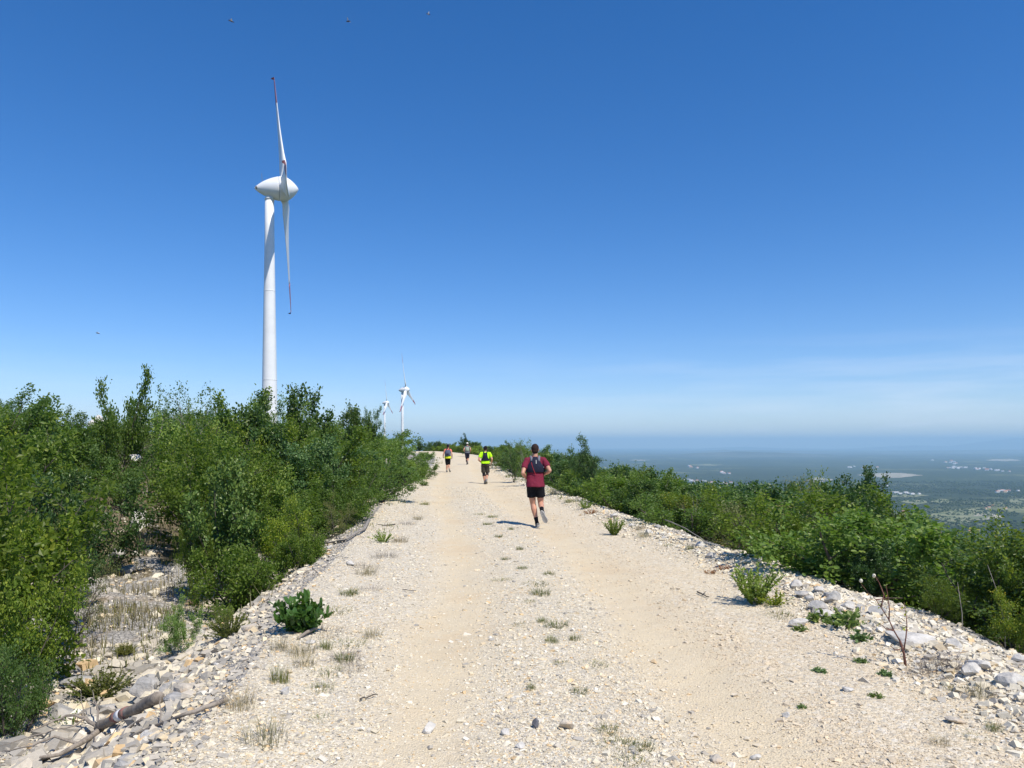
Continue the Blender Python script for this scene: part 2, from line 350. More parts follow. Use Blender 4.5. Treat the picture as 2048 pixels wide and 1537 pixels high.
RS = [0, .35, .8, 1.6, 2.6, 5, 10, 20, 60, 200, 780]; RZ = [0, .02, -.12, -.50, -.85, -1.6, -3.7, -8.5, -28, -92, -352]
def height(x, y):
    x = np.asarray(x, float); y = np.asarray(y, float)
    u = x - cen(y); L = -u - wl(y); Rr = u - wr(y); base = np.interp(y, HRY, HRK)
    kd = np.interp(y, [0, 14, 30, 60], [1, 1, 0.35, 0.2]); kh = np.interp(y, [0, 40, 80, 130, 400], [1, 1, 0.75, 0.5, 0.3])
    lz = np.interp(L, LS, LZ); lz = np.where(L > 9, (lz + .15) * np.where(L < 100, kh, 1) - .15 * kd, lz * kd)
    kr = np.interp(y, [0, 60, 80, 120, 200], [1, 1, 0.3, 0.3, 1]); rz = np.interp(Rr, RS, RZ) * np.where(Rr < 14, kr, 1)
    onr = (L < 0) & (Rr < 0)
    near = np.clip(1.2 - y / 60, 0, 1)
    t = u
    tracks = -0.035 * (np.exp(-((t + 1.15) / .42) ** 2) + np.exp(-((t - 0.75) / .42) ** 2))
    rn = tracks + 0.022 * fbm(x * 1.3, y * 1.3, 3, 3) + 0.012 * vnoise(x * 6, y * 6, 9) * near
    off = np.maximum(L, Rr)
    fade = np.clip(off / .5, 0, 1)
    rough = (0.16 * fbm(x * .9, y * .9, 4, 21) + 0.05 * vnoise(x * 5, y * 5, 31)) * fade * np.clip(off * .25 + .5, 0, 3)
    berm = 0.07 * np.exp(-((Rr + .15) / .35) ** 2) + 0.03 * np.exp(-((L + .2) / .3) ** 2)
    return base + np.where(L > 0, lz, 0) + np.where(Rr > 0, rz, 0) + rn * np.where(onr, 1, .3) + rough + berm
def Hs(x, y): return float(height(np.array([x]), np.array([y]))[0])
def ground_px(px, py, ymax=140):
    r = ray(px, py); ts = np.concatenate([np.arange(2, 30, .02), np.arange(30, ymax, .2)]); 
    X = r.x * ts; Y = r.y * ts; Z = EYE + r.z * ts; D = Z - height(X, Y); k = np.argmax(D < 0)
    if not (D < 0).any(): k = len(ts) - 1
    return Vector((X[k], Y[k], float(height(X[k:k + 1], Y[k:k + 1])[0])))
def steps(*seg):
    out = []
    for a, b, d in seg: out += list(np.arange(a, b, d))
    return np.array(out + [seg[-1][1]])
ys = steps((-300, -20, 40), (-20, 2, 1), (2, 3.4, .2), (3.4, 14, .065), (14, 30, .14), (30, 60, .3), (60, 140, .8), (140, 400, 6), (400, 1600, 40), (1600, 3200, 200))
Ls = steps((0, 4.5, .07), (4.5, 12, .2), (12, 60, .8), (60, 300, 12), (300, 1500, 100))[::-1]
Rs = steps((0, 2.5, .07), (2.5, 8, .2), (8, 60, 1.2), (60, 780, 30))
ts = np.linspace(0, 1, 92)
def sheet(name, X, Y, m, attrs, kind='structure'):
    Z = height(X, Y); nr, nc = X.shape; V = np.stack([X, Y, Z], -1).reshape(-1, 3)
    i = np.arange(nr * nc).reshape(nr, nc); F = np.stack([i[:-1, :-1], i[:-1, 1:], i[1:, 1:], i[1:, :-1]], -1).reshape(-1, 4)
    me = np_mesh(name, V, F, True)
    for k, v in attrs.items():
        a = me.attributes.new(k, 'FLOAT', 'POINT'); a.data.foreach_set('value', v.astype(np.float32).ravel())
    return tag(link(name, me, m), kind=kind)
yy = ys[:, None]
Xr = cen(yy) - wl(yy) + ts[None, :] * (wl(yy) + wr(yy)); Yr = np.broadcast_to(yy, Xr.shape)
U = Xr - cen(Yr)
trk = np.exp(-((U + 1.15) / .5) ** 2) + np.exp(-((U - 0.75) / .5) ** 2)
trk = np.clip(trk * 1.15 + .5 * fbm(Xr * 1.1, Yr * .5, 3, 55), 0, 1); trk = np.maximum(trk, np.clip((Yr - 14) / 25, 0, .75) * (np.abs(U) < 2))
sheet('road', Xr, Yr, M['road'], {'trk': trk, 'side': np.clip((U - .1) / 1.4 + .3 * fbm(Xr * .8, Yr * .5, 3, 71), 0, 1)})
Xl = cen(yy) - wl(yy) - Ls[None, :]; Yl = np.broadcast_to(yy, Xl.shape); Lb = np.broadcast_to(Ls[None, :], Xl.shape)
vegL = np.clip((Lb - 2.4) / 6, 0, .75) + np.clip((Yl - 12) / 20, 0, .5) * np.clip((Lb - 1.0) / 1.0, 0, 1)
sheet('ground', Xl, Yl, M['ground'], {'veg': np.clip(vegL, 0, 1) + np.clip((Lb - 10) / 10, 0, 1)})
Xq = cen(yy) + wr(yy) + Rs[None, :]; Yq = np.broadcast_to(yy, Xq.shape); Rb = np.broadcast_to(Rs[None, :], Xq.shape)
sheet('ground', Xq, Yq, M['ground'], {'veg': np.clip((Rb - .7) / 1.2, 0, 1) + np.clip((Rb - 5) / 6, 0, 1)})

# ------------------------------------------------------------------ the plain far below, fields, far hills
PZ = -350.0
def plain_material():
    m = mat('plain_scrub', (0.06, 0.09, 0.04), 0.95, 0.1); nt = m.node_tree
    g = nt.nodes.new('ShaderNodeNewGeometry')
    def pn(sc, det, vs=(1, 1, 1)):
        mp = nt.nodes.new('ShaderNodeMapping'); mp.inputs['Scale'].default_value = vs; nt.links.new(g.outputs['Position'], mp.inputs[0])
        n = nt.nodes.new('ShaderNodeTexNoise'); n.inputs['Scale'].default_value = sc; n.inputs['Detail'].default_value = det; n.inputs['Roughness'].default_value = .65
        nt.links.new(mp.outputs[0], n.inputs['Vector']); return n.outputs[0]
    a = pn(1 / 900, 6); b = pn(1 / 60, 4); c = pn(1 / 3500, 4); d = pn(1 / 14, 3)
    scrub = ramp(nt, b, [(0.35, (0.018, 0.032, 0.014)), (0.62, (0.05, 0.07, 0.028))])
    field = ramp(nt, b, [(0.35, (0.12, 0.14, 0.06)), (0.6, (0.24, 0.24, 0.12)), (0.72, (0.36, 0.33, 0.21))])
    y = nt.nodes.new('ShaderNodeSeparateXYZ'); nt.links.new(g.outputs['Position'], y.inputs[0])
    nearf = nt.nodes.new('ShaderNodeMapRange'); nt.links.new(y.outputs[1], nearf.inputs[0])
    nearf.inputs[1].default_value = 2500; nearf.inputs[2].default_value = 5200; nearf.inputs[3].default_value = 0.10; nearf.inputs[4].default_value = -0.06
    f = mth(nt, 'ADD', mth(nt, 'ADD', a, mth(nt, 'MULTIPLY', mth(nt, 'SUBTRACT', d, .5), .5)), nearf.outputs[0])
    f = ramp(nt, f, [(0.52, (0, 0, 0)), (0.62, (1, 1, 1))])
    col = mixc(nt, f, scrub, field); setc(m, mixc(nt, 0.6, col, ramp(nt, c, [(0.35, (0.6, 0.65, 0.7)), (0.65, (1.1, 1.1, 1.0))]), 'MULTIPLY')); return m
M['plain'] = plain_material()
xs = np.concatenate([np.linspace(-70000, -3000, 30), np.linspace(-2500, 12000, 80), np.linspace(13000, 75000, 40)])
yv = np.concatenate([[-3000, 0, 1000], np.arange(1500, 9000, 150), np.arange(9000, 20000, 500), np.linspace(20500, 72000, 40)])
GX, GY = np.meshgrid(xs, yv)
def plain_z(x, y): return PZ + np.clip((np.asarray(y, float) - 1500) / 4000, .25, 1) * 26 * fbm(np.asarray(x) / 2300., np.asarray(y) / 2300., 3, 77) - 6
V = np.stack([GX, GY, plain_z(GX, GY)], -1).reshape(-1, 3); i = np.arange(GX.size).reshape(GX.shape)
F = np.stack([i[:-1, :-1], i[:-1, 1:], i[1:, 1:], i[1:, :-1]], -1).reshape(-1, 4)
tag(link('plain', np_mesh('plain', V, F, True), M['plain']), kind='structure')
def plain_px(px, py, z=PZ - 6):
    r = ray(px, py); t = (z - EYE) / r.z; return Vector((r.x * t, r.y * t, z))
M['field_pale'] = mat('field_pale', (0.42, 0.38, 0.27), 0.95); M['field_green'] = mat('field_green', (0.20, 0.22, 0.10), 0.95)
for mm, lo, hi in ((M['field_pale'], (0.20, 0.20, 0.13), (0.40, 0.36, 0.28)), (M['field_green'], (0.10, 0.13, 0.05), (0.24, 0.24, 0.13))):
    nt = mm.node_tree; g = nt.nodes.new('ShaderNodeNewGeometry'); n = nt.nodes.new('ShaderNodeTexNoise'); n.inputs['Scale'].default_value = 1 / 70.; n.inputs['Detail'].default_value = 6
    nt.links.new(g.outputs['Position'], n.inputs['Vector']); setc(mm, ramp(nt, n.outputs[0], [(0.35, lo), (0.62, hi)]))
def field(px0, px1, py0, py1, m, seed):
    """open field on the plain: an irregular sheet lying on the ground"""
    cx, cy = (px0 + px1) / 2, (py0 + py1) / 2; rs = []
    for k in range(40):
        a = 2 * math.pi * k / 40; q = 1 + .9 * float(fbm(math.cos(a) * 2.2 + seed, math.sin(a) * 2.2, 4, seed))
        rs.append((cx + (px1 - px0) / 2 * (.75 + .25 * q) * math.cos(a), cy + (py1 - py0) / 2 * q * math.sin(a) * (1 - .65 * math.cos(a) ** 2)))
    c = plain_px(cx, cy); V = []; F = []
    P = [plain_px(*p) for p in rs]; rings = 6
    for j in range(1, rings + 1):
        for p in P:
            q = c.lerp(p, j / rings); V.append((q.x, q.y, float(plain_z(q.x, q.y)) + 2.5))
    V.append((c.x, c.y, float(plain_z(c.x, c.y)) + 2.5))
    for k in range(40):
        F.append((len(V) - 1, k, (k + 1) % 40, (k + 1) % 40))
        for j in range(rings - 1): F.append((j * 40 + k, (j + 1) * 40 + k, (j + 1) * 40 + (k + 1) % 40, j * 40 + (k + 1) % 40))
    tag(MB().add(V, F).build('field', m, smooth=True), kind='structure')
for q, a in enumerate([(1712, 1848, 948, 955, 'field_pale'), (1610, 1668, 957, 965, 'field_pale'), (1735, 1860, 989, 999, 'field_green'), (1860, 1905, 1003, 1012, 'field_green'),
          (1850, 1995, 1020, 1045, 'field_green'), (1800, 1860, 1005, 1012, 'field_green'), (1940, 2010, 1030, 1042, 'field_pale'), (1975, 2040, 918, 923, 'field_pale'),
          (2010, 2060, 1003, 1010, 'field_green'), (1380, 1450, 928, 932, 'field_green'), (1260, 1300, 920, 923, 'field_pale')]):
    field(*a[:4], M[a[4]], q + 3)
M['far_hill'] = mat('far_hill', (0.06, 0.075, 0.04), 0.95, 0.1)
setc(M['far_hill'], ramp(M['far_hill'].node_tree, noise(M['far_hill'].node_tree, 1 / 1500., 5), [(0.35, (0.04, 0.055, 0.03)), (0.65, (0.12, 0.12, 0.08))]))
def ridge(crest, depth, thick, seed):
    """crest: (px, py) pairs; a hill range with a front and a back slope"""
    px = np.arange(crest[0][0], crest[-1][0] + 1, 6.0); py = np.interp(px, [c[0] for c in crest], [c[1] for c in crest])
    py = py + 1.2 * fbm(px / 40., px * 0 + seed, 4, seed); n = len(px); rows = []
    for f, h in ((-1, 0), (-.55, .38), (-.25, .72), (0, 1), (.5, .5), (1, 0)):
        row = []
        for k in range(n):
            r = ray(px[k], py[k]); yk = depth; xk = r.x / r.y * yk; z = EYE + r.z / r.y * yk; e = min(1, k / 8, (n - 1 - k) / 8)
            zb = PZ - 30; w = thick * (1 + .4 * float(vnoise(px[k] / 30., f * 3, seed + 2)))
            yq = yk + f * w; row.append((xk * (yq / yk if f < 0 else 1), yq, zb + (z - zb) * h * e))
        rows.append(row)
    V = np.array(rows).reshape(-1, 3); i = np.arange(6 * n).reshape(6, n)
    F = np.stack([i[:-1, :-1], i[:-1, 1:], i[1:, 1:], i[1:, :-1]], -1).reshape(-1, 4)
    tag(link('hills', np_mesh('hills', V, F, True), M['far_hill']), kind='structure')
ridge([(1080, 914), (1180, 914), (1240, 910), (1300, 912), (1400, 906), (1470, 903), (1540, 905), (1620, 908), (1700, 910)], 24000, 3500, 3)
ridge([(1180, 908), (1400, 903), (1450, 900), (1560, 901), (1700, 904), (1800, 902), (1900, 901), (2000, 900), (2120, 901), (2300, 905)], 36000, 5000, 5)
ridge([(1320, 903), (1400, 897), (1480, 894), (1560, 897), (1680, 899), (1760, 894), (1830, 891), (1900, 893), (1960, 884), (2020, 877), (2100, 876), (2200, 882), (2400, 900)], 58000, 5000, 9)
ridge([(700, 915), (800, 909), (900, 910), (1000, 907), (1120, 911), (1230, 914)], 30000, 3000, 12)

# far scrub trees on the plain: uncountable dots
def blobs(n):
    y = 2300 + 5200 * rng.random(n) ** 1.25; px = rng.uniform(1230, 2250, n); x = (px - CX) / FPX * y
    k = fbm(x / 240., y / 240., 3, 41) > -.18; x, y = x[k], y[k]; n = len(x); z = plain_z(x, y)
    r = rng.uniform(2.5, 6.5, n) * (1 + (y - 2300) / 9000); O = np.array([[1, 0, .4], [.3, .95, .5], [-.8, .6, .4], [-.8, -.6, .5], [.3, -.95, .4], [0, 0, 1.25], [0, 0, 0]])
    a = rng.random(n) * 6.28; ca, sa = np.cos(a), np.sin(a); J = O[None] * rng.uniform(.75, 1.25, (n, 7, 3))
    X = J[..., 0] * ca[:, None] - J[..., 1] * sa[:, None]; Y = J[..., 0] * sa[:, None] + J[..., 1] * ca[:, None]
    V = np.stack([x[:, None] + X * r[:, None], y[:, None] + Y * r[:, None], z[:, None] + J[..., 2] * r[:, None] * 1.1], -1).reshape(-1, 3)
    f = np.array([(i, (i + 1) % 5, 5) for i in range(5)] + [((i + 1) % 5, i, 6) for i in range(5)])
    F = (f[None] + (np.arange(n) * 7)[:, None, None]).reshape(-1, 3)
    return np_mesh('woodland', V, F, True, np.repeat(rng.random(n), 7)[:, None] * np.ones(3))
M['far_leaf'] = mat('far_leaf', (0.03, 0.06, 0.02), 0.9, 0.1); setc(M['far_leaf'], ramp(M['far_leaf'].node_tree, attr(M['far_leaf'].node_tree, 'tint'), [(0, (0.018, 0.036, 0.014)), (1, (0.055, 0.085, 0.03))]))
tag(link('woodland', blobs(26000), M['far_leaf']), 'low scrub woodland dotted over the plain below the ridge', 'woodland', kind='stuff')

# houses on the plain
M['wall_white'] = mat('wall_white', (0.82, 0.80, 0.76), 0.8); M['wall_cream'] = mat('wall_cream', (0.70, 0.56, 0.38), 0.8)
M['roof_red'] = mat('roof_red', (0.45, 0.20, 0.12), 0.85); M['roof_grey'] = mat('roof_grey', (0.5, 0.5, 0.5), 0.8); M['glass_dark'] = mat('glass_dark', (0.05, 0.06, 0.07), 0.2)
def house_proto(wm, rm, L=7.5, w=4.5, h=5.5, nwin=3):
    e = empty('house')
    MB().box((0, 0, h / 2 - 1), (L, w, h / 2 + 1)).build('wall', wm, e)
    V = [(-L - .5, -w - .5, h), (L + .5, -w - .5, h), (L + .5, w + .5, h), (-L - .5, w + .5, h), (-L - .5, 0, h + 2.4), (L + .5, 0, h + 2.4)]
    MB().add(V, [(0, 1, 5, 4), (2, 3, 4, 5), (1, 2, 5, 5), (3, 0, 4, 4), (3, 2, 1, 0)]).build('roof', rm, e)
    for k in range(nwin): MB().box(((k - (nwin - 1) / 2) * 4.2, -w - .03, 2.6), (.7, .05, 1.0)).build('window', M['glass_dark'], e)
    return e
HP = {'red': house_proto(M['wall_cream'], M['roof_red']), 'white': house_proto(M['wall_white'], M['roof_grey']), 'wred': house_proto(M['wall_white'], M['roof_red'])}
VIL = []
def row3(o, px, gr):
    for it, g_ in VIL:
        if g_ == gr: it.append((o, px)); return
    VIL.append(([(o, px)], gr))
used = set()
def house(px, py, kind, label, group=None, sc=1.0, rz=0.2, lx=1.0):
    p = plain_px(px, py); o = HP[kind]
    if kind in used: o = copy_tree(o)
    used.add(kind); p.z = float(plain_z(p.x, p.y)) - .3
    o.location = p; o.rotation_euler = (0, 0, rz); o.scale = (sc * lx, sc, sc)
    for k in ('label', 'category', 'group'):
        if k in o: del o[k]
    tag(o, label, 'house', group); return o
house(1867, 1064, 'red', 'long red roofed house in scrub at the foot of the ridge, left of two others', None, 1.7, .15, 1.4)
house(1885, 1070, 'red', 'low red roofed outbuilding just below the long red roofed house on the plain', None, 1.2, -.2, 1.5)
house(1940, 1067, 'red', 'cream house with flat wide front alone among the trees of the near plain', None, 1.7, .5)
house(1954, 1062, 'red', 'small yellow house on the near plain right behind the cream house', None, 1.1, .2)
house(1808, 1028, 'red', 'large pale farmhouse seen just right of the tree crowns on the slope', None, 1.7, .3, 1.2)
house(1752, 1026, 'wred', 'red roofed farmhouse half hidden by the crowns of the roadside trees', None, 1.3, .1)
for k, (a, b) in enumerate([(1978, 1019), (1985, 1016), (1971, 1021)]): row3(house(a, b, 'red', 'x', 'cream farm houses beyond the green fields', 1.1, .3 * k), a, 'cream farm houses beyond the green fields')
house(2011, 1021, 'red', 'single cream house right of the three clustered farm houses on the plain', None, 1.1)
for k, (a, b) in enumerate([(1701, 987), (1709, 985)]): row3(house(a, b, 'white', 'x', 'pair of white buildings left of the white halls', 2.2, .1, 1), a, 'pair of white buildings left of the white halls')
for k, a in enumerate([1784, 1792, 1800, 1811, 1816, 1824, 1838]): _h = house(a, 988 + (k % 3) + k * .6, 'white', 'x', 'white halls in a row across the plain', 1.7 + .5 * (k % 2), .1 * k, 1.1); row3(_h, a, 'white halls in a row across the plain')
def village(px0, px1, py0, py1, n, label, group, sc=1.3, kinds=('white', 'wred', 'red', 'white')):
    it = []; VIL.append((it, group))
    for k in range(n):
        t = random.random(); it.append((None, px0 + (px1 - px0) * t)); it[-1] = (house(px0 + (px1 - px0) * t, py0 + (py1 - py0) * t + random.uniform(-2, 2), kinds[k % 4], label, group, sc * random.uniform(.8, 1.25), random.uniform(-.6, .6)), it[-1][1])
village(1335, 1465, 958, 968, 34, 'tiny house in the long village strung across the left of the plain', 'houses of the long village', 1.6)
village(1492, 1540, 971, 976, 14, 'tiny house in the village right of the long village, above the tree crowns', 'houses of the village by the crowns', 1.6)
village(1440, 1462, 947, 951, 8, 'tiny house in the hamlet behind the long village', 'houses of the hamlet behind', 1.9)
village(1372, 1395, 933, 937, 6, 'tiny house in the far hamlet under the blue hills', 'houses of the far hamlet', 2.6)
village(1895, 2035, 935, 943, 30, 'tiny white house in the far village at the right of the plain', 'houses of the far white village', 2.4, ('white', 'white', 'wred', 'white'))
village(1990, 2046, 985, 983, 12, 'white house in the village at the right edge above the green fields', 'houses of the right edge village', 1.6)
village(1735, 1775, 973, 972, 5, 'small white house below the pale open field', 'houses below the pale field', 1.5)
village(1695, 1755, 934, 936, 9, 'tiny pale house in the band of hamlets beyond the pale field', 'houses beyond the pale field', 2.4)
village(1860, 1925, 923, 927, 10, 'tiny pale house on the farthest part of the plain', 'farthest houses on the plain', 3.0)

# ------------------------------------------------------------------ wind turbines
M['turbine'] = mat('turbine_white', (0.80, 0.82, 0.82), 0.42, 0.4)
nt = M['turbine'].node_tree; setc(M['turbine'], ramp(nt, noise(nt, 0.35, 5), [(0.3, (0.74, 0.76, 0.76)), (0.7, (0.83, 0.85, 0.85))]))
M['blade_red'] = mat('blade_red', (0.40, 0.17, 0.20), 0.5); M['grey_metal'] = mat('grey_metal', (0.18, 0.19, 0.20), 0.5)
def turbine(hub_px, hub_py, dist, tower_px, yaw, phase, label, tilt=R(4.2), Rb=40.0, base_z=None, pitch=R(5)):
    hub = at(hub_px, hub_py, dist); tx = at(tower_px, hub_py, dist).x
    ax = Vector((math.cos(yaw) * math.cos(tilt), math.sin(yaw) * math.cos(tilt), math.sin(tilt)))  # rotor axis, pointing upwind
    gz = Hs(tx, dist) - 0.5 if base_z is None else base_z
    off = (hub - ax * 3.75)                                             # tower axis lies behind the rotor
    root = empty('wind_turbine', (off.x, off.y, gz)); tag(root, label, 'wind turbine')
    o = Vector((off.x, off.y, gz)); H = off.z - gz - 3.0
    zz = [0, .04, .15, .35, .6, .85, 1.0]; rr = [2.4, 2.3, 2.14, 1.92, 1.6, 1.3, 1.2]
    mb = MB(); mb.tube([(0, 0, z * H) for z in zz], rr, 40); mb.build('tower', M['turbine'], root, True)
    mb = MB()
    for z in (.33, .66): mb.tube([(0, 0, z * H - .1), (0, 0, z * H + .1)], [np.interp(z, zz, rr) + .03] * 2, 40)
    mb.tube([(0, 0, H - .2), (0, 0, H + .35)], [1.3, 1.3], 40)
    mb.build('tower_flange', M['turbine'], root, True)
    # egg shaped nacelle and spinner, along the rotor axis
    side = ax.cross(Vector((0, 0, 1))).normalized(); up = side.cross(ax).normalized()
    def egg(t0, t1, n, grow=1.0):
        V = []; F = []; nu = 36
        for j in range(n + 1):
            t = t0 + (t1 - t0) * j / n                                  # t from -7.6 (tail) to 3.9 (nose), rotor plane at 0
            s = (1 - (abs(t) / 7.75) ** 1.75) ** .80 if t < 0 else (1 - (t / 3.95) ** 1.55) ** .78
            r = 3.35 * max(s, 0.02) * grow
            for k in range(nu):
                w = 2 * math.pi * k / nu; c = (hub + ax * t + side * (r * math.cos(w)) * .96 + up * (r * math.sin(w))) - o; V.append(c)
        for j in range(n):
            for k in range(nu): F.append((j * nu + k, j * nu + (k + 1) % nu, (j + 1) * nu + (k + 1) % nu, (j + 1) * nu + k))
        V.append(hub + ax * t0 - o); V.append(hub + ax * t1 - o)
        for k in range(nu): F.append((len(V) - 2, (k + 1) % nu, k, k)); F.append((len(V) - 1, n * nu + k, n * nu + (k + 1) % nu, n * nu + (k + 1) % nu))
        return MB().add(V, F)
    egg(-7.7, -1.25, 26).build('nacelle', M['turbine'], root, True)
    sp = egg(-1.17, 3.9, 26).build('spinner', M['turbine'], root, True)
    nb = hub - ax * 5.5 + up * 1.6 - o
    MB().tube([nb, nb + up * 2.6], [.06, .05], 6).build('wind_vane', M['grey_metal'], root)
    lp = hub - ax * 6.9 - o; MB().ell(lp - Vector((0, 1.0, 0)), (.22, .5, .4)).build('warning_lamp', M['grey_metal'], root, True)
    # blades in the rotor plane: u_ = in-plane horizontal, up
    for b in range(3):
        a = phase + b * 2 * math.pi / 3
        d = (up * math.cos(a) + side * -math.sin(a)).normalized(); cdir = d.cross(ax).normalized()
        def section(r):
            ch = np.interp(r, [2.2, 3.4, 6.5, 10, 18, 28, 36, 39.2, 40], [2.5, 2.8, 5.4, 4.5, 3.4, 2.4, 1.6, 1.1, .5]); th = np.interp(r, [2.2, 3.4, 6.5, 12, 25, 40], [2.5, 2.2, 1.6, 1.0, .45, .14])
            tw = -(pitch + np.interp(r, [2, 8, 20, 40], [R(17), R(13), R(6), R(3)])); bend = .0006 * r * r; tip = max(0, r - 39.0) * .6
            cd_ = cdir * math.cos(tw) + ax * math.sin(tw); td = ax * math.cos(tw) - cdir * math.sin(tw)
            c = hub + d * (min(r, 39.1) * Rb / 40) + ax * (-bend * 0.05 - tip) - o; pts = []
            for k in range(16):
                w = 2 * math.pi * k / 16; xx = math.cos(w); yy_ = math.sin(w) * (.62 + .38 * (1 if r < 3.5 else -xx * .9 + .1) * 1)
                pts.append(c + cd_ * (xx * ch / 2 - (ch - 2.3) * .18) + td * (yy_ * th / 2))
            return pts
        def surf(r0, r1, n):
            V = []; F = []
            for j in range(n + 1): V += section(r0 + (r1 - r0) * j / n)
            for j in range(n):
                for k in range(16): F.append((j * 16 + k, j * 16 + (k + 1) % 16, (j + 1) * 16 + (k + 1) % 16, (j + 1) * 16 + k))
            F.append(tuple(range(15, -1, -1))); F.append(tuple(n * 16 + k for k in range(16)))
            m_ = MB(); m_.V = [tuple(v) for v in V]; m_.F = F; return m_
        bl = surf(2.2, 29.0, 30).build('blade', M['turbine'], root, True); q = surf(29.02, 38.0, 10).build('blade_band', M['blade_red'], bl, True)
        surf(38.02, 40.2, 6).build('blade_tip', M['blade_red'], bl, True)
    return root
# axis points right; third blade comes towards the camera
turbine(567.5, 378.5, 206, 541, R(17), R(20), 'tall white wind turbine nearest to the track, towering over the left thicket')
turbine(812, 780, 740, 806, R(-7), R(-10), 'distant wind turbine closer to the track, the taller one of the far pair', Rb=37.0)
turbine(774, 806, 1150, 770, R(-5), R(-5), 'smallest and farthest wind turbine, its foot hidden by the left thicket', Rb=36.0)

# ------------------------------------------------------------------ stones
ico = None
def ico_arrays():
    bm = bmesh.new(); bmesh.ops.create_icosphere(bm, subdivisions=1, radius=1)
    V = np.array([v.co[:] for v in bm.verts]); F = np.array([[v.index for v in f.verts] for f in bm.faces]); bm.free(); return V, F
IV, IF = ico_arrays()
OV = np.array([[1, 0, 0], [0, 1, 0], [-1, 0, 0], [0, -1, 0], [0, 0, 1], [0, 0, -1.0], [.6, .6, .5]]); 
CV = np.array([[x, y, z] for x in (-1, 1) for y in (-1, 1) for z in (-1, 1)]) * .75
CF = np.array([(0, 1, 3), (0, 3, 2), (4, 6, 7), (4, 7, 5), (0, 4, 5), (0, 5, 1), (2, 3, 7), (2, 7, 6), (0, 2, 6), (0, 6, 4), (1, 5, 7), (1, 7, 3)])
def rotmats(n, r):
    q = r.normal(size=(n, 4)); q /= np.linalg.norm(q, axis=1)[:, None]; w, x, y, z = q.T
    return np.stack([np.stack([1 - 2 * (y * y + z * z), 2 * (x * y - z * w), 2 * (x * z + y * w)], -1), np.stack([2 * (x * y + z * w), 1 - 2 * (x * x + z * z), 2 * (y * z - x * w)], -1),
                     np.stack([2 * (x * z - y * w), 2 * (y * z + x * w), 1 - 2 * (x * x + y * y)], -1)], 1)
PAL = np.array([(0.71, 0.67, 0.57), (0.65, 0.60, 0.49), (0.71, 0.61, 0.45), (0.50, 0.47, 0.42), (0.39, 0.375, 0.35), (0.75, 0.72, 0.65), (0.67, 0.50, 0.30), (0.60, 0.55, 0.44)])
def stones(name, x, y, r, w=None, base=(CV, CF), sink=.35, seed=1, flat=.6, tan=None):
    g = np.random.default_rng(seed); n = len(x); BV, BF = base; z = height(x, y); k = len(BV)
    J = BV[None] * g.uniform(.68, 1.25, (n, k, 3)) * g.uniform([.8, .6, .45], [1.35, 1.0, .85], (n, 3))[:, None, :]
    J = np.einsum('nij,nkj->nki', rotmats(n, g), J); J[..., 2] *= flat
    V = np.stack([x, y, z + r * (.5 - sink)], -1)[:, None] + J * r[:, None, None]
    F = (BF[None] + (np.arange(n) * k)[:, None, None]).reshape(-1, 3)
    PAL_ = PAL * np.array([1.02, 1.0, .94])
    p = np.array(w if w is not None else [.22, .2, .16, .14, .06, .12, .04, .06], float); c = PAL_[g.choice(len(PAL), n, p=p / p.sum())] * g.uniform(.86, 1.12, n)[:, None]
    if tan is not None: c = c * (1 - tan[:, None]) + np.array([0.66, 0.545, 0.39]) * g.uniform(.8, 1.15, n)[:, None] * tan[:, None]
    return np_mesh(name, V.reshape(-1, 3), F, False, np.repeat(c, k, 0))
def pw(n, a, b, e, g):                       # y with density ~ y^-e
    u = g.random(n); return (a ** (1 - e) + u * (b ** (1 - e) - a ** (1 - e))) ** (1 / (1 - e))
g = np.random.default_rng(11)
n = 135000; y = pw(n, 3.3, 30, 1.7, g); t = g.random(n); x = cen(y) - wl(y) + t * (wl(y) + wr(y)); u = x - cen(y)
dens = 1 - .86 * np.clip(np.exp(-((u + 1.15) / .5) ** 2) + np.exp(-((u - 0.75) / .5) ** 2), 0, 1); dens *= np.clip(.75 + 1.1 * fbm(x * .9, y * .6, 3, 8), .08, 1.0)
dens = np.clip(dens + .25 * (np.abs(u + .2) < .55), 0, 1) * np.where(u > 1.5, .62, 1)
k = g.random(n) < dens; x, y, u = x[k], y[k], u[k]
r = .0062 * (1 + g.pareto(2.8, len(x)) * .66) * (1 + np.clip(y - 6, 0, 30) * .035); r = np.clip(r, .005, .030) * np.where(u > 1.5, .8, 1)
tag(link('gravel', stones('gravel', x, y, r, None, (CV, CF), .4, 2, .6, np.clip((u - .2) / 1.4, 0, .65)), M['stone']), 'loose pale limestone gravel strewn over the track', 'gravel', kind='stuff')
# rubble of the left embankment
n = 42000; y = pw(n, 3.2, 36, 1.5, g); L = np.abs(g.normal(0, 1, n)) * .95 - .35 + g.random(n) * .9; x = cen(y) - wl(y) - L
far = (y > 15) & (L > 1.1); k = ~far & (L > -.5); x, y, L = x[k], y[k], L[k]
r = np.clip(.012 * (1 + g.pareto(2.0, len(x)) * .8), .01, .075) * np.clip(.45 + L * .85, .4, 1.5)
tag(link('rubble', stones('rubble', x, y, r, [.05, .14, .06, .38, .26, .03, .05, .04], (CV, CF), .35, 4, .65), M['stone']), 'broken grey and white limestone rubble on the left bank of the track', 'rubble', kind='stuff')
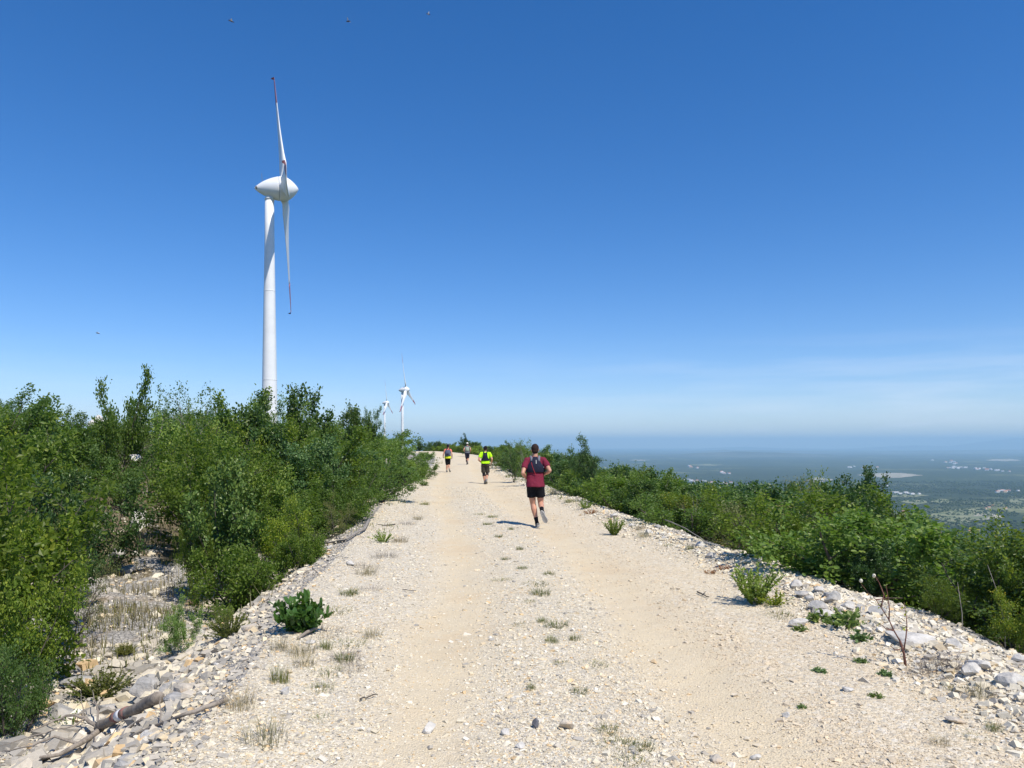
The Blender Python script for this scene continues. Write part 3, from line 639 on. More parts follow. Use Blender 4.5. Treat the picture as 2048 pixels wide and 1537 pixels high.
# berm along the right edge
n = 30000; y = pw(n, 4.0, 60, 1.35, g); q = g.normal(.0, .34, n); x = cen(y) + wr(y) + q - .05
r = np.clip(.012 * (1 + g.pareto(2.1, n) * .75), .009, .05) * np.clip(1 - np.abs(q) * .35, .5, 1)
k = q < 1.1
tag(link('rubble', stones('rubble', x[k], y[k], r[k], [.28, .18, .10, .14, .05, .20, .02, .03], (CV, CF), .3, 6, .7), M['stone']), 'crushed white stone heaped along the right edge of the track', 'rubble', kind='stuff')
# loose rock scattered over the left gully
n = 9000; y = pw(n, 5, 26, 1.3, g); L = 1.5 + g.random(n) * 6; x = cen(y) - wl(y) - L; k = fbm(x * .7, y * .7, 3, 61) > -.12; x, y, L = x[k], y[k], L[k]
r = np.clip(.02 * (1 + g.pareto(1.9, len(x))), .015, .13)
tag(link('rubble', stones('rubble', x, y, r, [.12, .14, .08, .3, .2, .08, .04, .04], (IV * .85, IF), .4, 8, .7), M['stone']), 'weathered grey rock fragments in the gully left of the track', 'rubble', kind='stuff')

def rock_mesh(seed, rx, ry, rz, sub=3, chop=10):
    g = np.random.default_rng(seed); bm = bmesh.new(); bmesh.ops.create_icosphere(bm, subdivisions=sub, radius=1)
    V = np.array([v.co[:] for v in bm.verts]); F = np.array([[v.index for v in f.verts] for f in bm.faces]); bm.free()
    for _ in range(chop):                    # flatten against random planes: angular faces
        d = g.normal(size=3); d /= np.linalg.norm(d); h = g.uniform(.38, .78); s = V @ d; V = V - np.clip(s - h, 0, None)[:, None] * d * .95
    V *= (1 + .17 * fbm(V[:, 0] * 3 + seed, V[:, 1] * 3 + V[:, 2] * 2, 3, seed))[:, None]
    return np_mesh('rock', V * np.array([rx, ry, rz]) / .75, F, False)
def rock(px, py, wpx, hpx, m, label, group=None, seed=1, depth=.8, y=None, sink=.3):
    p = ground_px(px, py) if y is None else at(px, py, y); s = p.y / FPX; rx, rz = wpx * s / 2, hpx * s / 2
    o = link('rock', rock_mesh(seed, rx, rx * depth, rz), M[m]); o.location = p + Vector((0, rx * .4, rz * (1 - sink))); o.rotation_euler = (0, 0, 0)
    return tag(o, label, 'rock', group)
for k, a in enumerate([
    (1600, 1255, 34, 18, 'rock_white', 'bright white flat stone alone on the gravel right of the leafy green tuft'),
    (1668, 1208, 30, 24, 'rock_grey', 'largest pale grey block on top of the right stone heap'),
    (1640, 1222, 30, 20, 'rock_grey', 'wide grey block just left of the largest block in the right stone heap'),
    (1700, 1222, 24, 18, 'rock_white', 'whitish block on the right end of the stone heap'),
    (1607, 1195, 26, 17, 'rock_grey', 'grey block at the left start of the right stone heap'),
    (1655, 1236, 36, 16, 'rock_white', 'low white slab in front of the right stone heap'),
    (1685, 1240, 22, 14, 'rock_grey', 'small grey stone beneath the whitish block of the stone heap'),
    (1622, 1205, 22, 15, 'rock_white', 'small white stone between the grey blocks of the stone heap'),
    (1820, 1288, 90, 22, 'rock_white', 'long flat white slab on the right edge behind the bare sapling'),
    (1697, 1385, 24, 11, 'rock_white', 'small bright white stone on the tan gravel at lower right'),
    (1915, 1450, 32, 12, 'rock_tan', 'cream flat stone among the gravel at lower right'),
    (1132, 1460, 30, 26, 'rock_tan', 'pale angular stone standing up in the middle of the track'),
    (1072, 1458, 14, 22, 'rock_dark', 'dark slate piece left of the pale angular stone in the track'),
    (858, 1468, 26, 20, 'rock_white', 'white cobble in the left wheel track at the bottom'),
    (1012, 1472, 16, 12, 'rock_white', 'small white cobble left of the dark slate piece'),
    (1038, 1500, 20, 14, 'rock_white', 'white cobble near the bottom centre of the track'),
    (1432, 1528, 24, 14, 'rock_tan', 'cream cobble at the bottom edge, right of the centre strip'),
    (1512, 1522, 18, 12, 'rock_white', 'white cobble at the bottom edge in the right wheel track'),
    (1575, 1435, 18, 10, 'rock_white', 'small pale stone on the right half of the track'),
    (655, 1105, 18, 16, 'rock_white', 'rounded white stone at the left edge under the dead branch'),
    (700, 1132, 18, 10, 'rock_white', 'small flat white stone on the left shoulder right of the rounded white stone'),
    (570, 1392, 18, 16, 'rock_white', 'white upright stone on the left shoulder above the lowest grass clumps'),
    (620, 1290, 16, 10, 'rock_white', 'pale stone on the left shoulder below the glossy plant'),
    (285, 1405, 62, 44, 'rock_grey', 'big smooth grey boulder behind the end of the fallen trunk'),
    (340, 1385, 46, 26, 'rock_grey', 'long grey boulder right of the boulder behind the fallen trunk'),
    (215, 1430, 40, 20, 'rock_grey', 'flat grey rock above the painted mark of the fallen trunk'),
    (300, 1368, 34, 16, 'rock_grey', 'dark split rock under the olive bush by the gully'),
    (360, 1330, 44, 18, 'rock_grey', 'low grey slab at the foot of the left bank'),
    (402, 1275, 16, 18, 'rock_white', 'round whitish stone under the small bush by the left bank'),
    (160, 1378, 70, 22, 'rock_grey', 'wide flat rock in the gully left of the fallen trunk'),
    (120, 1440, 60, 26, 'rock_grey', 'low grey rock beside the leafy sprig at lower left'),
    (230, 1120, 36, 26, 'rock_white', 'pale boulder on the bare strip between the left bushes'),
    (272, 1062, 52, 48, 'rock_white', 'large weathered pale outcrop in the gap between the left bushes'),
    (245, 1150, 44, 18, 'rock_grey', 'flat grey rock below the pale boulder between the bushes'),
    (220, 1505, 44, 24, 'rock_grey', 'grey rock under the forked branches at the lower left corner'),
    (300, 1480, 40, 20, 'rock_white', 'pale slab on the left bank right of the fallen trunk'),
    (255, 1530, 50, 22, 'rock_grey', 'grey slab at the bottom edge of the left bank'),
    (30, 1300, 60, 30, 'rock_grey', 'grey rock in shade under the big left bush'),
    (435, 1335, 30, 14, 'rock_white', 'white slab on the middle of the left bank'),
    (500, 1262, 36, 14, 'rock_tan', 'orange stained slab high on the left bank')]):
    rock(*a[:6], seed=20 + k)
for k, a in enumerate([(190, 862, 46, 34, 38, 'rock_white', 'white rock outcrop on the left skyline between two trees'), (75, 868, 34, 22, 30, 'rock_white', 'pale rock under the bare trunks on the upper left hillside'),
          (268, 925, 26, 16, 24, 'rock_white', 'small white rock showing through the upper left thicket')]):
    rock(a[0], a[1], a[2], a[3], a[5], a[6], seed=80 + k, y=a[4])
RK = {}
for k in range(46):                          # more stones along the right berm and left bank
    if k < 26:
        y = float(pw(1, 5.0, 24, 1.4, g)[0]); x = float(cen(y) + wr(y)) + random.uniform(-.35, .25); lab = 'fist sized pale stone in the low row along the right edge of the track'; gr = 'stones along the right edge'
    else:
        y = float(pw(1, 4.2, 9, 1.2, g)[0]); x = float(cen(y) - wl(y)) - random.uniform(.2, 1.6); lab = 'broken block half buried in the left bank below the track'; gr = 'blocks in the left bank'
    s = random.uniform(.04, .085); o = link('rock', rock_mesh(200 + k, s, s * .8, s * .6, 2, 6), M['rock_grey' if k % 3 == 0 else 'rock_white' if k < 26 else 'rock_tan'])
    o.location = (x, y, Hs(x, y) + s * .35); o.rotation_euler = (0, 0, random.random() * 6); tag(o, lab, 'rock', gr); RK.setdefault(gr, []).append((o, y))

# ------------------------------------------------------------------ trees and shrubs
LEAF = {'oval': ([(0, 0, 0), (.30, .30, .06), (.78, .26, .05), (1.05, 0, -.05), (.78, -.26, .05), (.30, -.30, .06)], (0, 1, 2, 3, 4, 5)),
        'small': ([(0, 0, 0), (.5, .30, .08), (1, 0, -.03), (.5, -.30, .08)], (0, 1, 2, 3))}
def leaves_mesh(name, P, D, size, kind, g, m, up=.55):
    """P leaf positions, D directions; leaves turn their faces up"""
    n = len(P); D = D + g.normal(0, .55, (n, 3)); D /= np.linalg.norm(D, axis=1)[:, None]
    Nn = np.array([0, 0, up]) + g.normal(0, .42, (n, 3)); S_ = np.cross(Nn, D); S_ /= np.linalg.norm(S_, axis=1)[:, None] + 1e-6; Nn = np.cross(D, S_)
    sh, f = LEAF[kind]; sh = np.array(sh); sz = size * g.uniform(.65, 1.25, n)
    V = P[:, None] + sz[:, None, None] * (sh[None, :, 0, None] * D[:, None] + sh[None, :, 1, None] * S_[:, None] + sh[None, :, 2, None] * Nn[:, None])
    k = len(sh)
    if k == 4: F = np.array([(0, 1, 2, 3)])
    else: F = np.array([(0, 1, 2, 3), (0, 3, 4, 5)])
    F = (F[None] + (np.arange(n) * k)[:, None, None]).reshape(-1, 4)
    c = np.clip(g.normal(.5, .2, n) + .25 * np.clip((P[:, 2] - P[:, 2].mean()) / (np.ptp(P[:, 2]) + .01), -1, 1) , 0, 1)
    me = np_mesh(name, V.reshape(-1, 3), F, False, np.repeat(c, k)[:, None] * np.ones(3)); me.materials.append(m); return me
def grow(seed, H=2.6, spread=.75, nstem=4, nb=8, nt=7, lean=(0, 0), bare=.14, lps=11, leaf=.062, kind='oval', m='leaf_mid', bk='bark', thick=.028, twig=.27, clear=0.15, droop=0):
    g = np.random.default_rng(seed); wood = MB(); P = []; D = []
    lean = np.array([lean[0], lean[1], 0.])
    def branch(p, d, L, r, lvl):
        ns = [7, 6, 5][lvl]; pts = [p]; rad = [r]; dirs = [d]
        for i in range(ns):
            d = d + g.normal(0, [.13, .20, .26][lvl], 3) + np.array([0, 0, [.10, .05, .02][lvl] - droop * (lvl > 0)]) + lean * (.10 + .10 * lvl); d = d / np.linalg.norm(d)
            p = p + d * L / ns; pts.append(p); rad.append(r * (1 - .8 * (i + 1) / ns)); dirs.append(d)
        if lvl < 2 or g.random() < .5: wood.add(*tube(pts, rad, [7, 5, 3][lvl], False))
        if lvl < 2:
            for j in range(nb if lvl == 0 else nt):
                t = (clear if lvl == 0 else .15) + (1 - (clear if lvl == 0 else .15)) * (j + g.random() * .8) / (nb if lvl == 0 else nt); t = min(t, .99)
                i = int(t * ns); q = pts[i] + (pts[i + 1] - pts[i]) * (t * ns - i); dd = dirs[i]
                a = g.normal(size=3); a -= dd * (a @ dd); a /= np.linalg.norm(a); w = g.uniform(.7, 1.25) if lvl == 0 else g.uniform(.6, 1.1)
                nd = dd * math.cos(w) + a * math.sin(w); nd[2] += .12; nd /= np.linalg.norm(nd)
                branch(q, nd, (L * (.52 - .26 * t) if lvl == 0 else twig * g.uniform(.6, 1.2)) * g.uniform(.75, 1.2), max(rad[i] * .55, .003), lvl + 1)
        if lvl >= 1:
            q = np.array(pts); n_ = int(lps * (3.2 if lvl == 2 else 1.0))
            if g.random() < bare: n_ = int(n_ * .15)
            u = g.random(n_) * (ns - .01) if lvl == 2 else ns * (.5 + .49 * g.random(n_)); i = u.astype(int); b = q[i] + (q[i + 1] - q[i]) * (u - i)[:, None]
            P.append(b + g.normal(0, leaf * 1.05, (n_, 3))); D.append(np.array(dirs)[i] + g.normal(0, .7, (n_, 3)))
    for s_ in range(nstem):
        a = 2 * math.pi * (s_ + g.random() * .6) / nstem; w = spread * g.uniform(.45, 1.0) if nstem > 1 else .05
        branch(np.array([.06 * math.cos(a), .06 * math.sin(a), -.12]), np.array([math.sin(w) * math.cos(a), math.sin(w) * math.sin(a), math.cos(w)]), H * g.uniform(.78, 1.05), thick * g.uniform(.8, 1.2), 0)
    P = np.concatenate(P); D = np.concatenate(D); ht = float(np.percentile(P[:, 2], 99.3)) if len(P) > 20 else H * .95
    wm = wood.mesh('trunk', True); wm.materials.append(M[bk])
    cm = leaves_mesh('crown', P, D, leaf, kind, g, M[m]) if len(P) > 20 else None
    cx = P.mean(0) if len(P) > 20 else np.zeros(3)
    return dict(w=wm, c=cm, m=m, h=ht, r=float(np.percentile(np.hypot(P[:, 0] - cx[0], P[:, 1] - cx[1]), 95)) if len(P) > 20 else .8, cx=cx)
PR = {
 'a': grow(1, m='leaf_mid', nb=9, nt=8, lps=12, leaf=.076), 'b': grow(2, m='leaf_bright', spread=.9, kind='small', leaf=.082, nb=9, nt=8, lps=12),
 'c': grow(3, m='leaf_dark', spread=.65, nstem=5, nb=8, lps=12, leaf=.084), 'd': grow(4, m='leaf_olive', spread=.95, kind='small', leaf=.045, nb=9, nt=8, lps=11, bare=.35),
 'e': grow(5, m='leaf_mid', spread=.85, nstem=5, nb=8, lps=13, leaf=.074, kind='small'), 'f': grow(6, m='leaf_dark', spread=.5, nstem=3, nb=10, nt=8, lps=14, clear=.2, leaf=.08),
 'g': grow(15, m='leaf_bright', spread=1.0, nstem=5, nb=8, lps=12, leaf=.072), 
 'tall': grow(7, H=3.4, m='leaf_mid', spread=.3, nstem=2, nb=13, nt=7, lps=14, clear=.12, thick=.04), 'tall2': grow(17, H=3.4, m='leaf_dark', spread=.24, nstem=3, nb=11, nt=7, lps=14, leaf=.066, clear=.08, thick=.04),
 'wind': grow(8, H=3.2, m='leaf_dark', spread=.3, nstem=3, nb=10, nt=7, lean=(-1.1, 0), lps=16, clear=.1, thick=.04, leaf=.075), 'windr': grow(18, H=3.0, m='leaf_mid', spread=.4, nstem=3, nb=9, nt=7, lean=(1.2, 0), lps=15, clear=.3, thick=.04, leaf=.07),
 'sparse': grow(9, H=3.2, m='leaf_mid', spread=.4, nstem=3, nb=8, nt=6, lps=7, bare=.35, bk='bark_pale'),
 'yellow': grow(10, m='leaf_yellow', spread=.9, nstem=5, nb=9, nt=7, lps=10, leaf=.075, droop=.08), 'yellow2': grow(11, m='leaf_yellow', spread=.7, nstem=5, nb=9, nt=7, lps=11, leaf=.066),
 'dead': grow(12, H=2.2, spread=.5, nstem=3, nb=6, nt=5, lps=1, leaf=.02, bare=1, bk='bark_pale', m='leaf_olive'),
 'low': grow(13, H=1.3, m='leaf_bright', spread=1.1, nstem=7, nb=7, nt=6, lps=11, leaf=.05, twig=.2, clear=.05), 'low2': grow(14, H=1.3, m='leaf_mid', spread=1.15, nstem=7, nb=7, nt=6, lps=12, leaf=.048, kind='small', twig=.2, clear=.05),
}
NP = []
def plant(name, pr, cat, x, y, ztop, label, group=None, ws=1.0, rz=None, zg=None, lean=0):
    p = PR[pr]; z = (Hs(x, y) if zg is None else zg); s = max(.15, (ztop - z) / p['h'])
    e = empty(name, (x, y, z), random.random() * 6.28 if rz is None else rz); e.scale = (s * ws, s * ws, s)
    tag(e, label, cat, group); NP.append((x, y, z, ztop, p['r'] * s * ws))
    link('trunk', p['w'], None, e)
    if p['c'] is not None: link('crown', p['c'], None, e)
    return e
def shrub(pr, px, top, y, label, ws=1.0, group=None, rz=None, name='shrub', cat='shrub'):
    q = at(px, top, y); return plant(name, pr, cat, q.x, y, q.z, label, group, ws, rz)

ENV_L = [(-400, 790), (0, 800), (70, 815), (110, 850), (165, 868), (210, 850), (260, 822), (330, 825), (400, 826), (450, 812), (490, 806), (560, 800), (640, 824), (700, 840), (745, 866), (765, 874), (785, 874), (805, 888), (830, 925), (862, 985)]
ENV_R = [(700, 905), (815, 893), (850, 884), (880, 888), (925, 886), (955, 890), (985, 893), (1010, 895), (1045, 890), (1100, 912), (1150, 916), (1190, 932), (1240, 938), (1290, 940), (1330, 955), (1400, 976), (1460, 978), (1530, 978), (1600, 978), (1650, 968), (1690, 968), (1730, 975), (1760, 1012), (1800, 1040), (1830, 1064), (1900, 1082), (1960, 1096), (2000, 1088), (2048, 1050), (2300, 1010)]
# --- single shrubs and trees one can tell apart, left side
L_ = [
 ('a', -75, 960, 7.8, 'big leafy green bush at the left edge, nearest to the camera on that side', .8), ('e', -110, 900, 8.4, 'tall bush cut by the left edge of the view behind the nearest one', 1.0),
 ('b', 5, 1080, 7.2, 'bright green bush hanging low over the shaded rock at the far left', .62), ('low2', 20, 1290, 6.6, 'low dark bush under the nearest bush at the left edge', .6),
 ('d', 140, 1040, 9.6, 'olive bush with thin dark stems standing by the bare strip on the left', .52), ('f', 110, 960, 11.0, 'dark bush right behind the thin stemmed olive bush', .7),
 ('c', 455, 930, 12.6, 'large dark green bush in the middle of the left thicket above the bank', .72), ('b', 570, 1000, 12.6, 'bright bush right of the large dark bush, above the glossy plant', .8),
 ('e', 392, 1040, 12.2, 'yellowish green bush left of the large dark bush beside the bare strip', .36), ('low', 612, 1070, 11.6, 'low spreading bright bush at the top of the left bank', .9),
 ('low', 490, 1100, 11.2, 'low bush with yellow green tips just above the left bank', .9), ('d', 672, 990, 15.5, 'grey olive bush with bare twigs overhanging the dead branch', .8),
 ('b', 352, 1200, 8.6, 'small bushy sapling leaning out over the foot of the left bank', .6), ('low2', 445, 1205, 9.6, 'small dry olive shrub right of the leaning sapling on the left bank', .5),
 ('a', 700, 930, 17, 'green bush bulging towards the track under the grey stumps', .8), ('f', 640, 890, 19, 'dark round bush in the thicket left of the grey stumps', .9),
 ('c', 560, 862, 20, 'dark bush below the foot of the tall turbine', .9), ('b', 480, 890, 17, 'bright rounded bush below left of the tall turbine foot', .9),
 ('e', 400, 880, 16, 'bushy crown left of the bright rounded bush under the sparse sapling', .9), ('a', 240, 890, 21, 'broad green bush over the pale outcrop on the left', .8),
 ('c', 175, 950, 14, 'dark bush left of the broad bush above the pale outcrop', .8)]
for a in L_: shrub(a[0], a[1], a[2], a[3], a[4], a[5])
tall_l = [('e', 540, 800, 30.5, 'bush with rounded top directly in front of the tall turbine tower', .7, None), ('a', 228, 752, 24, 'tallest tree of the left skyline, leafy and upright right of the white rock', .5, None), ('windr', 22, 782, 21, 'windswept tree with flat crown at the far left of the skyline', 1.0, 0.0), ('windr', 132, 820, 26, 'small windswept tree on the left skyline between the flat crown and the white rock', .8, 0.3),
 ('sparse', 398, 772, 26, 'sparse sapling with open twiggy crown on the left skyline', .8, None), ('sparse', 345, 792, 27, 'thin sapling just left of the open twiggy one on the skyline', .6, None), ('dead', 285, 800, 25, 'leafless grey sapling right of the tallest left tree', .8, None),
 ('a', 495, 784, 30, 'bush with ragged top directly left of the tall turbine tower', .8, None), ('c', 590, 780, 31, 'dark ragged topped bush directly right of the tall turbine tower', .75, None), ('f', 716, 818, 42, 'rounded bush on the falling skyline halfway between the tall tower and the far turbines', .8, None),
 ('tall2', 746, 818, 48, 'dark pointed tree left of the two far turbines', .45, None), ('dead', 60, 812, 22, 'bare pale trunks under the windswept tree at far left', .8, None)]
for a in tall_l: shrub(a[0], a[1], a[2], a[3], a[4], a[5], rz=a[6], name='tree', cat='tree')
# --- along the left edge farther on
for a in [('low2', 800, 928, 32, 'low bush pushing onto the left edge of the track beside the rear runners', 1.3), ('low', 842, 928, 37, 'rounded dark bush at the left edge of the track by the orange topped runner', 1.2),
          ('low2', 848, 962, 31, 'flat spreading bush reaching onto the track on the left', 1.6), ('low2', 820, 985, 27, 'small low bush on the left edge nearer than the flat spreading one', 1.3),
          ('low', 850, 905, 72, 'green clump on the bend between the track and its left fork', 1.8), ('c', 800, 905, 40, 'dark bush at the lower end of the left skyline', 1.0)]: shrub(*a)
# --- distinct ones on the right
for a in [('wind', 1188, 876, 24, 'windswept tree with its top bent left standing above the right bushes', .62, 0.0), ('wind', 936, 868, 80, 'narrow flag shaped tree behind the farthest runner', .5, 0.0), ('tall2', 1690, 942, 13.5, 'tall pointed tree breaking the right hand row of bushes', .85, None),
          ('tall', 1622, 955, 15, 'upright tree left of the tall pointed tree on the right slope', .75, None), ('tall2', 1765, 992, 13, 'upright tree right of the tall pointed tree on the right slope', .8, None), ('sparse', 1262, 925, 22, 'sparse sapling with bare tip right of the windswept tree', .7, None),
          ('sparse', 1055, 880, 30, 'ragged sapling seen just left of the maroon runner\'s head', .8, None), ('tall2', 1028, 884, 33, 'ragged dark bush between the neon runner and the maroon runner', .7, None)]:
    shrub(a[0], a[1], a[2], a[3], a[4], a[5], rz=a[6], name='tree', cat='tree')
for a in [('yellow2', 2025, 1052, 7.8, 'large bush filling the right edge above the yellow leaved ones', .85), ('yellow', 2030, 1180, 6.9, 'yellow leaved bush at the right edge of the view', .75), ('yellow', 1880, 1160, 7.6, 'bush with yellow tipped leaves behind the bare sapling', .8),
          ('c', 1740, 1080, 9.2, 'dark bush behind the grey stone heap on the right', .85), ('e', 1600, 1030, 11, 'green bush behind the leafy tuft and the start of the stone heap', .85), ('a', 1300, 945, 19, 'rounded light green bush right of the sparse sapling', .8),
          ('d', 1480, 1010, 14, 'bush with grey bare stems in the middle of the right row', .8), ('dead', 1382, 985, 15, 'bare grey stems sticking up among the right bushes', .6)]: shrub(*a)
# --- the thicket
def thicket(side):
    cand = []; g = np.random.default_rng(5 if side == 'l' else 6); EV = tuple(zip(*(ENV_L if side == 'l' else ENV_R)))
    y = 12.5 if side == 'l' else 4.6
    while y < 125:
        cell = 1.55 + y * .026
        s = (.7 if y > 20 else 1.6 if y > 14 else 3.2) if side == 'l' else 1.25
        smax = (34 if side == 'l' else 13 + y * .1)
        while s < smax:
            yy_ = y + g.uniform(-.4, .4) * cell; sj = s + g.uniform(-.35, .35) * cell; sj = max(sj, .55 if side == 'l' else 1.1)
            x = float(cen(yy_) - wl(yy_) - sj) if side == 'l' else float(cen(yy_) + wr(yy_) + sj)
            cand.append((x, yy_, sj, cell)); s += cell
        y += cell * .95
    out = []
    for x, y, s, cell in cand:
        if side == 'l' and abs(x + 5.4 + (y - 10) * .50) < 1.8 and y < 25: continue
        if side == 'l' and y > 62 and y < 100 and s < 4: continue
        zg = Hs(x, y); px, pb = project((x, y, zg)); env = float(np.interp(px, *EV))
        if px < -200 or px > 2260: continue
        if side == 'r' and px < 835: continue
        for d_ in (-1, 1):
            e2 = float(np.interp(px + d_ * .7 * FPX / y, *EV)); env = max(env, .45 * env + .55 * e2)
        zmax = at(px, env - 5 + g.uniform(0, 24) * min(1, 16 / y + .3), y).z; h = g.uniform(1.7, 3.3) if side == 'l' else g.uniform(2.6, 4.2)
        nat = zg + h * (1 if s > 1.8 else .62); zt = min(zmax, nat)
        if side == 'r' and s > 3: zt = min(zmax, zg + 6.5) if g.random() < .75 else zt
        if zt - zg < .45: continue
        out.append((x, y, s, zg, zt, px, cell))
    return out
kinds_l = ['a', 'b', 'c', 'e', 'f', 'd', 'g', 'a', 'b', 'c']; kinds_r = ['a', 'c', 'e', 'f', 'c', 'f', 'yellow2', 'f', 'd', 'c', 'c']
SPN = {'a': 'mid green', 'b': 'bright green', 'c': 'dark green', 'e': 'fine leaved', 'f': 'dark upright', 'g': 'light green', 'd': 'olive grey', 'yellow2': 'yellow flecked', 'low': 'low bright', 'low2': 'low green'}
def where_l(px, y, s):
    if y > 70: return 'on the far left ridge beyond the bend'
    if s < 2.5: return 'at the left track edge, ' + ('near the runners' if y > 32 else 'before the runners')
    a = 'at the far left' if px < 180 else 'below the tallest left tree' if px < 330 else 'left of the tall turbine' if px < 510 else 'below the tall turbine' if px < 640 else 'left of the far turbines'
    return a + (', low on slope' if y < 18 else ', halfway upslope' if y < 32 else ', near the skyline')
def where_r(px, y, s):
    if y > 62: return 'beyond the rear runners'
    a = 'left of the maroon runner' if px < 1060 else 'left of the windswept tree' if px < 1190 else 'right of the windswept tree' if px < 1380 else 'in mid right row' if px < 1560 else 'left of the pointed tree' if px < 1690 else 'right of the pointed tree' if px < 1850 else 'near the right picture edge'
    return a + (', by the stones' if s < 3.2 else ', downslope')
ORD = ['first', 'second', 'third', 'fourth', 'fifth', 'sixth', 'seventh', 'eighth', 'ninth', 'tenth', 'eleventh', 'twelfth']
def ordn(k): return ORD[k] if k < 12 else '%d%s' % (k + 1, {1: 'st', 2: 'nd', 3: 'rd'}.get((k + 1) % 10 if (k + 1) // 10 != 1 else 0, 'th'))
def label_row(items, fmt, one):
    """items: (object, key); gives each its place in the row, from the smallest key on"""
    items.sort(key=lambda q: q[1]); n = len(items)
    for k, (o, _) in enumerate(items): o['label'] = one if n == 1 else fmt.format(ordn(k))
T_ = []
for side in 'lr':
    for x, y, s, zg, zt, px, cell in thicket(side):
        k = random.choice(kinds_l if side == 'l' else kinds_r)
        if side == 'r' and px > 1800 and random.random() < .5: k = 'yellow2'
        if zt - zg < 1.1: k = random.choice(['low', 'low2'])
        pr_ = PR[k]; hgt = zt - zg; ws = min(max(cell * .85 / (pr_['r'] * hgt / pr_['h']), .6), 1.5)
        T_.append(dict(k=k, x=x, y=y, zg=zg, zt=zt, r=pr_['r'] * hgt / pr_['h'] * ws, ws=ws, wh=(where_l if side == 'l' else where_r)(px, y, s), px=px))
# what the photograph shows of each: nearest first over a coarse picture grid
grid = np.zeros((220, 530), bool); gy, gx = np.mgrid[0:220, 0:530]; gx = gx * 4; gy = gy * 4 + 700
occ = [(q, None) for q in NP] + [((t['x'], t['y'], t['zg'], t['zt'], t['r']), t) for t in T_]
occ.sort(key=lambda q: q[0][1])
for (x, y, z, zt, r), t in occ:
    cx_, cy_ = project((x, y, z + .58 * (zt - z))); rx_ = r * FPX / y * .85; ry_ = .42 * (zt - z) * FPX / y
    m_ = ((gx - cx_) / rx_) ** 2 + ((gy - cy_) / ry_) ** 2 < 1
    if t is not None: t['vis'] = int((m_ & ~grid).sum())
    grid |= m_
T_.sort(key=lambda t: -t['vis']); NIND = 300 - len(NP) - 2
rows = {}
for t in T_[:NIND]:
    if t['vis'] < 2: continue
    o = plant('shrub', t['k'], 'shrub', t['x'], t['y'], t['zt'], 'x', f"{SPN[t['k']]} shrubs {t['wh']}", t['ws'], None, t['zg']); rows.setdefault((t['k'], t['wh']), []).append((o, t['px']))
for (k, wh), it in rows.items(): label_row(it, '{} from left of the ' + SPN[k] + ' shrubs ' + wh, SPN[k] + ' shrub ' + wh)
# the remaining ones are one mass of undergrowth
rest = [t for t in T_[NIND:] if t['vis'] > 0] + [t for t in T_[NIND:] if t['vis'] == 0][::3]
VV, FF, CC, off, MI = [], [], [], 0, []
mlist = sorted({PR[t['k']]['m'] for t in rest}); g = np.random.default_rng(77)
for t in rest:
    p = PR[t['k']]; me = p['c']; nv = len(me.vertices); co = np.empty(nv * 3, np.float32); me.vertices.foreach_get('co', co); co = co.reshape(-1, 3)
    k = len(me.loops) // len(me.polygons); li = np.empty(len(me.loops), np.int32); me.loops.foreach_get('vertex_index', li); F = li.reshape(-1, k)
    nf = len(F); keep = g.random(nf) < min(1, 2600 / nf); F = F[keep]; idx = F.ravel(); P = co[idx].reshape(-1, 4, 3); c = P.mean(1, keepdims=True); P = c + (P - c) * 1.7
    s_ = (t['zt'] - t['zg']) / p['h']; a = g.random() * 6.28; R_ = np.array([[math.cos(a), -math.sin(a), 0], [math.sin(a), math.cos(a), 0], [0, 0, 1]]); P = P @ R_.T * np.array([s_ * t['ws'], s_ * t['ws'], s_]) + np.array([t['x'], t['y'], t['zg']])
    n4 = len(P); VV.append(P.reshape(-1, 3)); FF.append(np.arange(n4 * 4).reshape(-1, 4) + off); off += n4 * 4; CC.append(np.repeat(np.clip(g.normal(.5, .2, n4) + g.normal(0, .1), 0, 1), 4)); MI.append(np.full(n4, mlist.index(p['m'])))
if rest:
    me = np_mesh('undergrowth', np.concatenate(VV), np.concatenate(FF), False, np.concatenate(CC)[:, None] * np.ones(3)); o = link('undergrowth', me, [M[q] for q in mlist])
    me.polygons.foreach_set('material_index', np.concatenate(MI).astype(np.int32)); tag(o, 'dense green undergrowth filling the gaps of the thickets on both slopes', 'undergrowth', kind='stuff')
for it, gr in VIL: label_row(it, '{} from left of the ' + gr, gr)
for gr, it in RK.items(): label_row(it, '{} nearest of the ' + ('fist sized pale ' if 'right' in gr else 'half buried ') + gr, gr)
print('shrubs', len(NP), 'rest', len(rest), 'all', len(T_))

# ------------------------------------------------------------------ small plants
def blades(seed, n, h, r, m, w=.006, curl=.5, lean=0):
    g = np.random.default_rng(seed); V = []; F = []; T = []
    for i in range(n):
        a = g.random() * 6.28; rr = r * .5 * math.sqrt(g.random()); b = np.array([rr * math.cos(a), rr * math.sin(a), -.01]); a2 = a + g.normal(0, .5); o = np.array([math.cos(a2), math.sin(a2), 0]) * curl * g.uniform(.3, 1.2)
        hh = h * g.uniform(.5, 1.1); sd_ = np.array([-math.sin(a2), math.cos(a2), 0]) * w * .5; t = g.random(); q = len(V)
        for j, (u, ww) in enumerate([(0, 1), (.35, .9), (.7, .6), (1, .08)]):
            c = b + np.array([0, 0, 1]) * hh * (u - .25 * u * u * curl) + o * hh * u * u; V += [c - sd_ * ww, c + sd_ * ww]; T += [t, t]
        for j in range(3): F.append((q + 2 * j, q + 2 * j + 1, q + 2 * j + 3, q + 2 * j + 2))
    me = np_mesh('blades', np.array(V), np.array(F), False, np.array(T)[:, None] * np.ones(3)); me.materials.append(M[m]); return me
